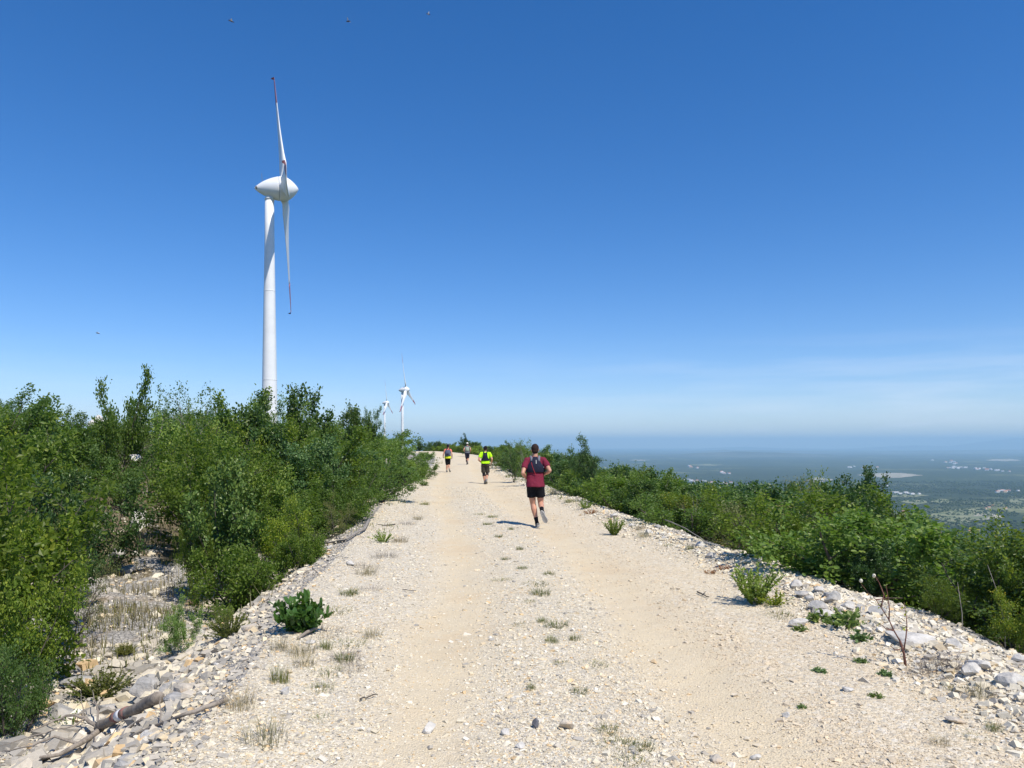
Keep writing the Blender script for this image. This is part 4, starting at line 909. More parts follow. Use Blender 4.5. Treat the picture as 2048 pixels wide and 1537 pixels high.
def herb(seed, nst, h, spread, leaf, lps, m, kind='oval', stem='leaf_herb', up=.5):
    g = np.random.default_rng(seed); wood = MB(); P = []; D = []
    for s_ in range(nst):
        a = g.random() * 6.28; w = spread * math.sqrt(g.random()); d = np.array([math.sin(w) * math.cos(a), math.sin(w) * math.sin(a), math.cos(w)]); L = h * g.uniform(.6, 1.05); p = np.array([.04 * math.cos(a), .04 * math.sin(a), -.01]); pts = [p]
        for i in range(6):
            d = d + g.normal(0, .08, 3); d /= np.linalg.norm(d); p = p + d * L / 6; pts.append(p)
        wood.add(*tube(pts, [max(.0015, h * .010)] * 6 + [.0008], 3, False)); q = np.array(pts); u = (.12 + .88 * g.random(lps)) * 5.99; i = u.astype(int)
        P.append(q[i] + (q[i + 1] - q[i]) * (u - i)[:, None]); az = g.random(lps) * 6.28; D.append(np.stack([np.cos(az), np.sin(az), g.uniform(.1, .7, lps)], -1) * .9 + d * .3)
    wm = wood.mesh('stem', True); wm.materials.append(M[stem]); return wm, leaves_mesh('foliage', np.concatenate(P), np.concatenate(D), leaf, kind, g, M[m], up)
HB = {'glossy': herb(1, 42, .42, 1.15, .088, 17, 'leaf_gloss'), 'tuft': herb(2, 46, .42, .62, .035, 34, 'leaf_herb', 'small'), 'tuft2': herb(3, 30, .3, 1.0, .032, 26, 'leaf_herb', 'small'),
      'weed': herb(4, 22, .16, 1.35, .06, 12, 'leaf_weed', 'small'), 'sprig': herb(5, 9, .35, .6, .04, 12, 'leaf_bright', 'oval'), 'olive': herb(6, 90, .42, 1.15, .030, 44, 'leaf_olive', 'small'), 'red': herb(7, 26, .14, 1.2, .02, 14, 'leaf_red', 'small')}
def small(name, k, px, py, hpx, label, cat='plant', group=None, wz=1.0, hproto=.42):
    p = ground_px(px, py); s = hpx * p.y / FPX / hproto; w, l = HB[k]; e = empty(name, p, random.random() * 6); e.scale = (s * wz, s * wz, s); tag(e, label, cat, group)
    link('stem', w, None, e); link('foliage', l, None, e); return e
small('leafy_plant', 'glossy', 602, 1262, 88, 'round plant with large glossy dark green leaves on top of the left bank', hproto=.40, wz=.70)
small('herb_tuft', 'tuft', 1510, 1208, 86, 'largest bright green feathery tuft on the right, just before the stone heap', wz=.95)
small('herb_tuft', 'tuft2', 1548, 1212, 34, 'low green sprawl at the right foot of the largest feathery tuft', wz=1.2, hproto=.3)
small('herb_tuft', 'tuft', 1228, 1071, 38, 'bright green tuft on the right shoulder beyond the maroon runner\'s feet', wz=.95)
small('herb_tuft', 'tuft2', 1172, 1018, 20, 'small green tuft on the far right shoulder', hproto=.3)
small('herb_tuft', 'tuft2', 1198, 1008, 16, 'tiny green tuft on the edge stones behind the small far right one', hproto=.3)
small('herb_tuft', 'tuft2', 766, 1085, 27, 'bright green tuft on the left shoulder under the dead branch', hproto=.3, wz=1.1)
small('weed', 'weed', 1641, 1244, 26, 'spiky green weed left of the pair in front of the stone heap', hproto=.16, wz=.9)
small('weed', 'weed', 1688, 1252, 34, 'wide spiky green weed right under the stone heap', hproto=.16, wz=1.1)
small('weed', 'weed', 1723, 1282, 22, 'spiky dark weed below right of the wide one', hproto=.16, wz=.95)
small('weed', 'weed', 1600, 1262, 12, 'tiny green weed beneath the bright white flat stone', hproto=.16, wz=1.1)
small('weed', 'weed', 1772, 1352, 14, 'small green weed beside the base of the bare sapling', hproto=.16)
small('weed', 'weed', 1722, 1326, 12, 'small dark weed on the tan gravel left of the bare sapling', hproto=.16)
small('weed', 'weed', 1752, 1396, 10, 'small ground weed right of the bright white small stone', hproto=.16, wz=1.3)
small('weed', 'weed', 1604, 1418, 9, 'tiny weed left on the right wheel track gravel', hproto=.16)
small('weed', 'weed', 1640, 1344, 9, 'flat green weed on the tan gravel above the bright small stone', hproto=.16, wz=1.6)
small('sprig', 'sprig', 135, 1462, 42, 'leafy sprig growing from the rocks beside the fallen trunk', hproto=.35)
small('low_bush', 'olive', 200, 1400, 62, 'olive and straw coloured bush in the gully above the fallen trunk', 'bush', wz=1.25)
small('low_bush', 'olive', 250, 1310, 26, 'small straw coloured clump on the rocks between the gully bushes', 'bush', wz=1.1)
small('low_bush', 'olive', 460, 1275, 60, 'grey olive clump on the upper left bank right of the sapling', 'bush', wz=.9)
small('red_weed', 'red', 1420, 1148, 12, 'reddish dry weed on the stones of the right edge', hproto=.12); small('red_weed', 'red', 1448, 1140, 14, 'rusty tuft on the right edge beyond the reddish weed', hproto=.12); small('red_weed', 'red', 1180, 1028, 12, 'reddish weed in front of the small far right tuft', hproto=.12)
GB = [blades(1, 130, .10, .26, 'grass_green', .005, .9), blades(2, 90, .08, .34, 'grass_green', .005, 1.1), blades(3, 160, .12, .24, 'grass_green', .004, .7)]
DB = [blades(4, 150, .16, .4, 'twig_dry', .003, 1.3), blades(5, 120, .2, .3, 'grass_dry', .004, .6), blades(6, 120, .14, .5, 'twig_dry', .0035, 1.5)]
TF = {}
def tuft(px, py, wpx, hpx, lst, i, label, group, cat='grass tuft', name='grass_tuft', pr=(.30, .10)):
    p = ground_px(px, py); sx_ = wpx * p.y / FPX / pr[0]; sz_ = hpx * p.y / FPX / pr[1] * 1.1; o = link(name, lst[i % len(lst)], None); o.location = p; o.rotation_euler = (0, 0, random.random() * 6); o.scale = (sx_, sx_, max(sz_, sx_ * .6))
    TF.setdefault((label, group), []).append((o, p.y)); return tag(o, label, cat, group)
cs = [(997, 1075, 22, 8), (1003, 1162, 34, 10), (1040, 1100, 20, 8), (1045, 1138, 26, 8), (1072, 1170, 44, 12), (1080, 1190, 52, 14), (1098, 1150, 30, 9), (1058, 1205, 24, 8), (1085, 1245, 30, 10), (1112, 1255, 56, 16), (1042, 1252, 34, 9), (1104, 1285, 36, 14), (1150, 1280, 30, 14), (1186, 1333, 52, 12), (1062, 1382, 22, 18), (1160, 1388, 40, 12),
      (1240, 1495, 70, 20), (1285, 1500, 60, 16), (1216, 1465, 50, 16), (1262, 1532, 60, 24), (1022, 1060, 18, 6), (985, 1035, 26, 6), (960, 1030, 22, 6), (975, 1050, 24, 6), (1010, 1120, 22, 7), (1120, 1330, 30, 10)]
cd_ = ['upper', 'middle', 'lower', 'lowest']
for k, a in enumerate(cs):
    z = 0 if a[1] < 1140 else 1 if a[1] < 1260 else 2 if a[1] < 1400 else 3
    tuft(*a, GB, k, ['thin grass tuft far along the strip between the wheel tracks', 'green grass tuft on the middle strip level with the glossy plant', 'low grass tuft in the stony middle strip before the slate piece', 'grass tuft at the bottom of the view near the angular stone'][z], ['far strip tufts', 'middle strip tufts', 'stony strip tufts', 'bottom strip tufts'][z])
for k, a in enumerate([(480, 1418, 60, 34), (640, 1382, 50, 34), (560, 1365, 50, 46), (530, 1485, 90, 34), (655, 1350, 56, 30), (690, 1322, 50, 22), (600, 1310, 60, 24), (670, 1225, 60, 24), (700, 1190, 50, 18), (735, 1150, 44, 14), (700, 1290, 60, 22), (650, 1300, 40, 26), (745, 1275, 40, 16), (640, 1440, 40, 20), (850, 1010, 26, 8), (835, 1040, 22, 8), (1560, 1235, 50, 26), (1380, 1100, 24, 14), (1290, 1075, 30, 12), (1340, 1092, 24, 10), (1140, 1005, 30, 12), (1110, 990, 26, 10), (1085, 975, 24, 8), (1065, 962, 20, 7), (1960, 1395, 50, 26), (1905, 1380, 30, 24), (1990, 1462, 40, 20), (1880, 1490, 40, 14), (1945, 1475, 50, 12)]):
    sd_ = 'left' if a[0] < 900 else 'right'
    tuft(*a, GB if k % 3 else DB[1:2], k, f'mixed grass tuft on the {sd_} shoulder ' + ('near the camera' if a[1] > 1250 else 'farther up the track'), f'{sd_} shoulder tufts ' + ('near' if a[1] > 1250 else 'far'), pr=(.3, .13))
for k, a in enumerate([(768, 1115, 60, 18), (730, 1135, 50, 18), (800, 1085, 50, 14), (690, 1320, 80, 24), (640, 1270, 80, 26), (610, 1332, 70, 22), (705, 1340, 60, 20), (745, 1180, 40, 16), (560, 1300, 60, 26), (815, 1050, 40, 12), (1500, 1180, 40, 18), (1280, 1060, 30, 12), (1225, 1035, 30, 10)]):
    sd_ = 'left' if a[0] < 900 else 'right'
    tuft(*a, DB, k * 2, f'grey brown mat of dry stalks on the {sd_} shoulder', f'dry mats on the {sd_} shoulder', 'dry plant', 'dry_plant', (.45, .16))
for k, a in enumerate([(1865, 1340, 70, 36), (1905, 1335, 80, 44), (1840, 1352, 50, 24)]):
    tuft(*a, DB[:1], 0, ['left', 'tallest', 'lowest'][k] + ' of the three grey dead stalk clumps at the foot of the bare sapling', 'dead stalk clumps at the sapling', 'dry plant', 'dry_plant', (.45, .16))
for (lb, gr), it in TF.items():
    if len(it) > 1: label_row(it, '{} nearest ' + lb, lb)
# dry grass in the left gully: nobody could count it
def grass_field(n, seed, area, h0, h1, m, name, label):
    g = np.random.default_rng(seed); x, y = area(g, n); z = height(x, y); n = len(x); h = g.uniform(h0, h1, n); a = g.random(n) * 6.28; l = g.uniform(.1, .6, n) * h; w = .002 + .00035 * y
    dx, dy = np.cos(a), np.sin(a); V = np.zeros((n, 6, 3)); px_, py_ = -dy * w, dx * w
    for j, (u, ww) in enumerate([(0, 1), (.55, .8), (1, .1)]):
        for q, sg in enumerate((-1, 1)): V[:, 2 * j + q] = np.stack([x + dx * l * u * u + px_ * ww * sg, y + dy * l * u * u + py_ * ww * sg, z - .02 + h * u], -1)
    F = (np.array([(0, 1, 3, 2), (2, 3, 5, 4)])[None] + (np.arange(n) * 6)[:, None, None]).reshape(-1, 4)
    me = np_mesh(name, V.reshape(-1, 3), F, False, np.repeat(g.random(n), 6)[:, None] * np.ones(3)); tag(link(name, me, M[m]), label, 'grass', kind='stuff')
def ar_corr(g, n):
    y = g.uniform(8.5, 22, n); x = -5.6 - (y - 10) * .5 + g.normal(0, .95, n); k = fbm(x * 1.1, y * 1.1, 3, 91) > .02; return x[k], y[k]
def ar_gully(g, n):
    y = g.uniform(5, 16, n); L = g.uniform(1.8, 9, n); x = cen(y) - wl(y) - L; k = fbm(x * .9, y * .9, 3, 93) > .16; return x[k], y[k]
def ar_edge(g, n):
    y = g.uniform(14, 75, n); L = g.uniform(-.7, .8, n); sgn = g.random(n) < .5; x = np.where(sgn, cen(y) - wl(y) - L, cen(y) + wr(y) + L * .6); k = fbm(x * 1.0, y * .8, 3, 97) > .14; return x[k], y[k]
grass_field(11000, 1, ar_corr, .06, .30, 'grass_dry', 'dry_grass', 'straw coloured dry grass on the bare strip between the left bushes')
grass_field(12000, 2, ar_gully, .05, .2, 'leaf_olive', 'ground_cover', 'sparse olive ground cover between the gully rocks on the left')
grass_field(9000, 3, ar_edge, .03, .14, 'grass_green', 'verge_grass', 'thin grass along the far shoulders of the track')

# ------------------------------------------------------------------ fallen trunk, dead branches, stumps, bare sapling
def gpts(pp, lift=0.0):
    out = []
    for q in pp:
        p = ground_px(q[0], q[1]); out.append(p + Vector((0, 0, lift + (q[2] if len(q) > 2 else 0))))
    return out
def limb(mb, pp, r0, r1, lift, n=8, jit=.006):
    P = gpts(pp, lift); Q = []
    for a, b in zip(P[:-1], P[1:]):
        for k in range(3): Q.append(a.lerp(b, k / 3) + Vector((random.uniform(-jit, jit),) * 3) * (1 if Q else 0))
    Q.append(P[-1]); mb.tube(Q, list(np.linspace(r0, r1, len(Q))), n)
log = empty('fallen_trunk', ground_px(200, 1480)); tag(log, 'grey fallen trunk with a painted white and red trail mark at lower left', 'tree trunk')
def local(mb, e):
    mb.V = [tuple(Vector(v) - e.location) for v in mb.V]; return mb
A = ground_px(318, 1425) + Vector((0, 0, .11)); B = ground_px(200, 1478) + Vector((0, 0, .11)); mb = MB()
pts = [A.lerp(B, k / 24) + Vector((0, 0, .006 * math.sin(k * .55))) for k in range(25)]; mb.tube(pts, [.045 - .0002 * k + .0035 * math.sin(k * 2.1) * math.sin(k * .7) for k in range(25)], 16)
mb.V = [tuple(Vector(v) * 1.0 + Vector((random.uniform(-.002, .002),) * 3)) for v in mb.V]
local(mb, log).build('trunk', M['bark_log'], log, True)
M['paint_white'] = mat('paint_white', (0.78, 0.78, 0.78), 0.6); M['paint_red'] = mat('paint_red', (0.36, 0.09, 0.08), 0.8); n_ = noise(M['paint_red'].node_tree, 60, 4); setc(M['paint_red'], ramp(M['paint_red'].node_tree, n_, [(0.42, (0.19, 0.15, 0.12)), (0.62, (0.33, 0.12, 0.11))]))
for t0, t1, mm, nm in ((.57, .65, 'paint_white', 'white_mark'), (.655, .72, 'paint_red', 'red_mark'), (.50, .575, 'paint_red', 'red_mark')):
    mb = MB(); mb.tube([pts[0].lerp(pts[-1], t) + Vector((0, 0, .004)) for t in (t0, (t0 + t1) / 2, t1)], [.0470, .0468, .0464], 14); local(mb, log).build(nm, M[mm], log, True)
for pp, r0, r1 in [([(202, 1478, .02), (185, 1500, .05), (160, 1515, .05), (120, 1530, .02), (80, 1536, .02)], .050, .018), ([(200, 1478, .03), (170, 1470, .08), (140, 1468, .1), (110, 1475, .08), (60, 1490, .05)], .030, .008), ([(160, 1514, .04), (110, 1512, .1), (60, 1525, .06), (5, 1530, .04)], .022, .006), ([(170, 1470, .08), (150, 1490, .1), (90, 1505, .1), (0, 1520, .04)], .016, .004),
                   ([(200, 1478, .05), (192, 1450, .12), (185, 1436, .2)], .018, .004), ([(168, 1472, .08), (165, 1455, .16), (160, 1440, .2)], .008, .003), ([(192, 1450, .12), (172, 1440, .14), (160, 1436, .15)], .008, .003), ([(188, 1500, .04), (195, 1520, .02), (194, 1534, 0)], .012, .004), ([(110, 1475, .08), (80, 1462, .12), (50, 1455, .12)], .008, .003), ([(285, 1455, .0), (262, 1470, .0), (240, 1490, 0)], .02, .012), ([(250, 1462, .06), (240, 1476, .05), (220, 1490, .0)], .008, .004)]:
    mb = MB(); limb(mb, pp, r0 * .62, r1 * .62, .06); local(mb, log).build('branch', M['bark_log'], log, True)
def dead(name, specs, label, m='bark', cat='branch', lift=.02, group=None):
    mb = MB()
    for pp, r0, r1 in specs: limb(mb, pp, r0, r1, lift, 7)
    o = mb.build(name, M[m], None, True); return tag(o, label, cat, group)
dead('dead_branch', [([(455, 1412, .02), (410, 1432, .03), (365, 1450, .04), (325, 1462, .03), (270, 1482, .02), (230, 1498)], .017, .006), ([(325, 1462, .02), (318, 1450, .1), (322, 1440, .14)], .006, .002), ([(365, 1450), (350, 1440, .04), (342, 1444)], .006, .002)], 'long thin dead branch lying right of the fallen trunk on the bank', 'bark_log')
dead('dead_branch', [([(738, 1048, .06), (728, 1066, .05), (710, 1074, .04), (690, 1086, .03), (665, 1090, .03), (630, 1096, .02)], .035, .01), ([(738, 1048, .06), (744, 1036, .12)], .02, .008), ([(690, 1086), (676, 1078, .04), (655, 1082, .02)], .015, .006)], 'gnarled grey dead branch on the left edge above the rounded white stone', 'bark_pale')
dead('dead_branch', [([(790, 1051), (772, 1053), (755, 1052)], .014, .006)], 'short dark stick lying on the left shoulder above the green tuft', 'bark')
dead('dead_branch', [([(632, 1265, .02), (612, 1274, .01), (596, 1282)], .018, .012)], 'short grey stick under the glossy plant', 'bark_log')
dead('dead_branch', [([(1330, 1070, .25), (1370, 1085, .22), (1400, 1100, .16), (1440, 1122, .05)], .010, .005)], 'thin grey fallen bough lying behind the right edge stones', 'bark_pale')
dead('twig', [([(720, 1405), (740, 1399), (755, 1396)], .006, .003)], 'dark twig on the left shoulder gravel', 'bark', 'twig')
dead('twig', [([(1395, 1188), (1405, 1193), (1418, 1198)], .010, .005), ([(1405, 1193), (1412, 1187)], .005, .003)], 'dark twig on the tan gravel left of the largest feathery tuft', 'bark', 'twig')
dead('twig', [([(805, 1184), (822, 1186), (832, 1186)], .005, .003)], 'small dark twig left of the left wheel track', 'bark', 'twig')
for k, (px, top, y, hw) in enumerate([(773, 918, 30.0, 2.2), (780, 912, 30.5, 2.8), (771, 925, 31.0, 1.6)]):
    q = at(px, top, y); zg = Hs(q.x, y); mb = MB(); mb.tube([(q.x + .05, y, zg - .1), (q.x - .03, y, zg + (q.z - zg) * .5), (q.x, y, q.z)], [.06, .05, .035], 8); mb.tube([(q.x, y, zg + (q.z - zg) * .6), (q.x + .12, y - .05, zg + (q.z - zg) * .85)], [.02, .01], 5)
    tag(mb.build('dead_tree', M['bark_pale'], None, True), ['grey dead trunk in the left thicket edge, left of the tallest dead trunk', 'tallest grey dead trunk standing at the edge of the left thicket', 'short broken grey trunk beside the two taller dead trunks'][k], 'dead trunk')
q0 = ground_px(1812, 1332)
def spx(px, py, dy=0): return at(px, py, q0.y + dy) - q0
sp_ = empty('bare_sapling', q0); tag(sp_, 'bare reddish sapling with a few pale seed heads on the right shoulder', 'sapling')
mb = MB(); b0 = Vector((0, 0, -.03)); f1 = spx(1800, 1282)
mb.tube([b0, spx(1808, 1308, .01), f1], [.011, .009, .008], 7); mb.build('stem', M['bark_red'], sp_, True)
for pl in [[(1800, 1282), (1788, 1262), (1778, 1240), (1762, 1215), (1752, 1200), (1738, 1188), (1722, 1168)], [(1808, 1300), (1812, 1275), (1814, 1250), (1812, 1228), (1808, 1205)], [(1778, 1242), (1779, 1220), (1776, 1195), (1772, 1170)], [(1762, 1215), (1768, 1190), (1758, 1165), (1748, 1150)], [(1788, 1262), (1772, 1258), (1758, 1246)], [(1800, 1300), (1790, 1300), (1780, 1292)], [(1752, 1200), (1765, 1198), (1775, 1199)]]:
    mb = MB(); P = [spx(a, b, .02 * k) for k, (a, b) in enumerate(pl)]; mb.tube(P, list(np.linspace(.006, .0018, len(P))), 5); mb.build('branch', M['bark_red'], sp_, True)
M['seed'] = mat('seed_head', (0.62, 0.60, 0.48), .8)
for a, b in [(1743, 1196), (1722, 1162), (1748, 1152)]:
    MB().ell(spx(a, b, .08), (.013, .013, .016)).build('seed_head', M['seed'], sp_, True)
g = np.random.default_rng(3); P = []
for a, b in [(1808, 1215), (1812, 1228), (1806, 1255), (1758, 1212), (1760, 1246), (1810, 1262), (1770, 1190)]: P += [spx(a + g.normal(0, 2), b + g.normal(0, 3), .03) for _ in range(4)]
P = np.array([tuple(p) for p in P]); link('leaf', leaves_mesh('leaf', P, g.normal(0, 1, (len(P), 3)), .022, 'small', g, M['leaf_herb']), None, sp_)
# thin bare stems showing in front of the right bushes
for k, (px, top, y, px2, pb) in enumerate([(1915, 1165, 7.2, 1925, 1290), (1975, 1130, 7.2, 2010, 1250), (1594, 1140, 9.4, 1598, 1200), (1512, 1120, 11, 1516, 1170), (1100, 985, 22, 1102, 1010)]):
    a = at(px, top, y); b = at(px2, pb, y); tag(MB().tube([b - Vector((0, 0, .5)), b, a.lerp(b, .5) + Vector((.02, 0, 0)), a], [.006, .005, .004, .002], 5).build('leafless_plant', M['bark_pale'], None, True), ['thin bare stem before the yellow tipped bush', 'long slanting bare stem before the bushes at the right edge', 'bare stalk rising behind the start of the stone heap', 'bare stalk behind the right edge left of the feathery tuft', 'bare stalk behind the far right shoulder'][k], 'plant')


# ------------------------------------------------------------------ runners
M['skin'] = mat('skin', (0.52, 0.27, 0.18), 0.5, 0.35); M['skin'].node_tree.nodes['Principled BSDF'].inputs['Subsurface Weight'].default_value = .08
M['skin'].node_tree.nodes['Principled BSDF'].inputs['Subsurface Radius'].default_value = (.02, .008, .004)
def cloth(name, c, r=.85, sc=70):
    m = mat(name, c, r, .15); nt = m.node_tree; n = noise(nt, sc, 4, .6); n2 = noise(nt, 7, 4, .6, dist=.6)
    setc(m, mixc(nt, .55, (*c,), ramp(nt, n, [(0.3, tuple(v * .8 for v in c)), (0.7, tuple(min(1, v * 1.18) for v in c))]))); bump(m, n2, .035, .55); return m
for k, c in dict(maroon=(.175, .020, .042), black=(.010, .010, .013), navy=(.018, .020, .038), greyst=(.16, .17, .20), neon=(.46, .92, .015), olive=(.060, .052, .042), yellow=(.72, .80, .03), orange=(.75, .20, .14), bluegrey=(.085, .10, .15), sage=(.30, .36, .28), hair=(.035, .022, .018), white=(.75, .75, .72), sockgrey=(.22, .22, .22), shoegrey=(.20, .20, .19), solegrey=(.40, .39, .37), beige=(.55, .42, .35), red=(.45, .04, .05), legdark=(.02, .02, .025)).items(): M['c_' + k] = cloth('cloth_' + k, c)
V3 = Vector
def lerp_j(a, b, t): return V3(a).lerp(V3(b), t)
def hand(mb, wrist, fdir, pdir, side, s=1.0):
    """palm, four bent fingers of unequal length and a thumb; fdir along the hand, pdir out of the palm"""
    f = V3(fdir).normalized(); p = V3(pdir); p = (p - f * p.dot(f)).normalized(); l = f.cross(p) * side; w = V3(wrist)
    rot = Matrix((l, f, p)).transposed(); mb.ell(w + f * .045, (.040 * s, .050 * s, .016 * s), rot, 12, 8); mb.cone(w - f * .02, w + f * .02, .026, .026)
    for k, (o, L) in enumerate([(-.029, .072), (-.010, .082), (.010, .076), (.028, .060)]):
        a = w + f * .085 * s + l * o * s; d = (f * .75 + p * .66).normalized(); b = a + d * L * .45 * s; d2 = (f * -.05 + p * 1.0).normalized(); c = b + d2 * L * .33 * s; d3 = (f * -.75 + p * .55).normalized(); e = c + d3 * L * .27 * s
        mb.cone(a - f * .02, a, .009, .0088, 8); mb.cone(a, b, .0088, .0082, 8); mb.cone(b, c, .0082, .0075, 8); mb.cone(c, e, .0075, .0065, 8)
    a = w + f * .02 - l * .030 * s; b = a + (-l * .5 + f * .6 + p * .35).normalized() * .042; c = b + (f * .7 + p * .6 + l * .25).normalized() * .030; mb.cone(a, b, .013, .0105, 8); mb.cone(b, c, .0105, .008, 8)
def shoe(parent, ankle, heel, toe, up, upper, sole):
    heel, toe, up = V3(heel), V3(toe), V3(up).normalized(); f = (toe - heel).normalized(); up = (up - f * up.dot(f)).normalized(); s = f.cross(up); L = (toe - heel).length; rot = Matrix((s, f, up)).transposed()
    def ringset(ws, z0, z1, name, m, par, grow=0):
        V = []; F = []; n = 20
        out = []
        for k in range(n):
            a = 2 * math.pi * k / n; yy_ = .5 - .5 * math.cos(a); wv = np.interp(yy_, [0, .08, .3, .5, .72, .9, 1], [0, .032, .041, .041, .055, .040, 0]) * (1 if a < math.pi else -1); out.append((wv * (1 + grow) + .004 * math.sin(yy_ * 3), (yy_ - .5) * (1 + grow * .3) + .5))
        for z in (z0, z0 + .3 * (z1 - z0), z1):
            for (a, b) in out:
                sc = .94 if z == z0 else 1.0; V.append(heel + s * a * sc + f * (b * L) + up * (z + .010 * max(0, b - .75) * 4))
        for j in range(2):
            for k in range(n): F.append((j * n + k, j * n + (k + 1) % n, (j + 1) * n + (k + 1) % n, (j + 1) * n + k))
        F.append(tuple(range(n - 1, -1, -1))); F.append(tuple(2 * n + k for k in range(n))); return MB().add(V, F).build(name, M[m], par)
    mb = MB(); mb.ell(heel + f * L * .70 + up * .042, (.050, L * .29, .034), rot); mb.ell(heel + f * L * .26 + up * .05, (.043, L * .26, .050), rot); mb.cone(heel + f * L * .24 + up * .06, heel + f * L * .22 + up * .095, .036, .037); mb.cone(heel + f * L * .3 + up * .065, heel + f * L * .72 + up * .045, .036, .033)
    o = mb.solid('shoe', M[upper], parent, .008, 3)
    ringset(None, 0, .026, 'sole', sole, o, .04); return o
def person(loc, label, J, outfit, name='person', lean=.12, sc=1.0, female=False):
    J = {k: V3(v) for k, v in J.items()}
    mb = MB(); pel, chest, neck, head = J['pelvis'], J['chest'], J['neck'], J['head']
    mb.ell(pel, (.155, .105, .13)); mb.ell(pel + V3((-.08, -.02, -.04)), (.08, .085, .10)); mb.ell(pel + V3((.08, -.02, -.04)), (.08, .085, .10))
    mb.ell(lerp_j(pel, chest, .45), (.140, .100, .17)); mb.ell(chest, (.170, .118, .19)); mb.ell(lerp_j(chest, neck, .55), (.165, .09, .09))
    mb.cone(lerp_j(chest, neck, .6), neck + V3((0, .01, .02)), .075, .058); mb.cone(neck, lerp_j(neck, head, .75), .058, .055)
    mb.ell(head, (.076, .096, .112)); mb.ell(head + V3((0, .035, -.055)), (.056, .062, .058)); mb.cone(head + V3((0, .095, .0)), head + V3((0, .112, -.03)), .010, .015, 8)
    for s_ in (-1, 1): mb.ell(head + V3((s_ * .079, .0, -.01)), (.010, .018, .031)); mb.ell(head + V3((s_ * .028, .088, .012)), (.014, .008, .008))
    for s_, t in ((-1, 'l'), (1, 'r')):
        sh, el, wr_ = J['sh_' + t], J['el_' + t], J['wr_' + t]; mb.cone(lerp_j(chest, neck, .45), sh, .085, .060); mb.cone(sh, lerp_j(sh, el, .5), .056, .050); mb.cone(lerp_j(sh, el, .5), el, .050, .040)
        mb.cone(el, lerp_j(el, wr_, .3), .040, .043); mb.cone(lerp_j(el, wr_, .3), wr_, .043, .027); fd = (wr_ - el).normalized(); hand(mb, wr_ + fd * .015, fd, V3((-s_ * .9, .0, -.3)), -s_)
        hp, kn, an = J['hip_' + t], J['kn_' + t], J['an_' + t]; mb.cone(hp, lerp_j(hp, kn, .5), .085, .080); mb.cone(lerp_j(hp, kn, .5), kn, .080, .059)
        ax_ = (an - kn); bk = V3((0, -1, 0)) - ax_.normalized() * V3((0, -1, 0)).dot(ax_.normalized()); c1 = lerp_j(kn, an, .3) + bk * .016
        mb.cone(kn, c1, .058, .063); mb.cone(c1, lerp_j(kn, an, .62) + bk * .006, .063, .047); mb.cone(lerp_j(kn, an, .62) + bk * .006, an, .047, .034)
        he, to = J['he_' + t], J['to_' + t]; mb.cone(an, he + (an - he) * .45 + (to - he) * .12, .031, .022); mb.cone(he + (an - he) * .45 + (to - he) * .12, lerp_j(he, to, .6) + (an - he).normalized() * .035, .022, .016)
    body = mb.solid(name, M['skin'], None, .0085, 4); body.location = loc; tag(body, label, 'person')
    # shirt
    c = outfit; z0 = c['hem']; pts = []; mb = MB()
    def ring(z, a, b, cx=0):
        t = (z - pel.z) / (neck.z - pel.z); cc = pel.lerp(neck, t); return [(cc.x + cx + a * math.cos(w) * (1 + .02 * math.sin(5 * w + z * 9)), cc.y + b * math.sin(w) * (1 + .03 * math.sin(7 * w + z * 11)), z) for w in [2 * math.pi * k / 28 for k in range(28)]]
    zs = [(z0, .196, .162), (z0 + .02, .200, .165), (pel.z + .12, .184, .142), (chest.z - .08, .178, .126), (chest.z + .04, .192, .130), (chest.z + .13, .190, .118), (neck.z - .06, .150, .100), (neck.z - .012, .080, .078)]
    V = []; F = []
    for z, a, b in zs: V += ring(z, a, b)
    for j in range(len(zs) - 1):
        for k in range(28): F.append((j * 28 + k, j * 28 + (k + 1) % 28, (j + 1) * 28 + (k + 1) % 28, (j + 1) * 28 + k))
    F.append(tuple(range(27, -1, -1))); F.append(tuple((len(zs) - 1) * 28 + k for k in range(28))); mb.add(V, F)
    for s_, t in ((-1, 'l'), (1, 'r')):
        sh, el = J['sh_' + t], J['el_' + t]
        if c.get('sleeve', .62) > .25: mb.cone(neck + V3((s_ * .03, 0, -.055)), sh + V3((-s_ * .03, 0, .0)), .072, .072)
        if c.get('sleeve', .62) > 0:
            mb.add(*tube([sh.lerp(chest, .4), sh + V3((0, 0, .006)), lerp_j(sh, el, .3), lerp_j(sh, el, c.get('sleeve', .62))], [.085, .070, .070, .068], 18)); mb.ell(sh + V3((-s_ * .01, 0, .004)), (.066, .066, .064))
    if c.get('band'):            # singlet: coloured top plus a bright band at the waist
        pass
    shirt = mb.solid(c.get('shirt_name', 'shirt'), M[c['shirt']], body, .010, 3, .5, .012)
    if c.get('hemband'):
        q = []; F = []; 
        for z, a, b in ((z0 - .012, .208, .172), (z0 + .06, .212, .176), (z0 + .15, .200, .162), (z0 + .155, .15, .12)): q += ring(z, a, b)
        for j in range(3):
            for k in range(28): F.append((j * 28 + k, j * 28 + (k + 1) % 28, (j + 1) * 28 + (k + 1) % 28, (j + 1) * 28 + k))
        F.append(tuple(range(27, -1, -1))); F.append(tuple(84 + k for k in range(28))); MB().add(q, F).build('hem', M[c['hemband']], shirt, True)
    # shorts
    mb = MB(); mb.ell(pel + V3((0, -.005, -.02)), (.172, .125, .11))
    for s_, t in ((-1, 'l'), (1, 'r')):
        hp, kn = J['hip_' + t], J['kn_' + t]; fl = c['short_len']; mb.add(*tube([hp + V3((0, 0, .05)), hp, lerp_j(hp, kn, fl * .5), lerp_j(hp, kn, fl)], [.088, .100, .104, c.get('short_r', .105)], 20)); mb.ell(hp + V3((s_ * .0, -.03, .0)), (.094, .098, .10))
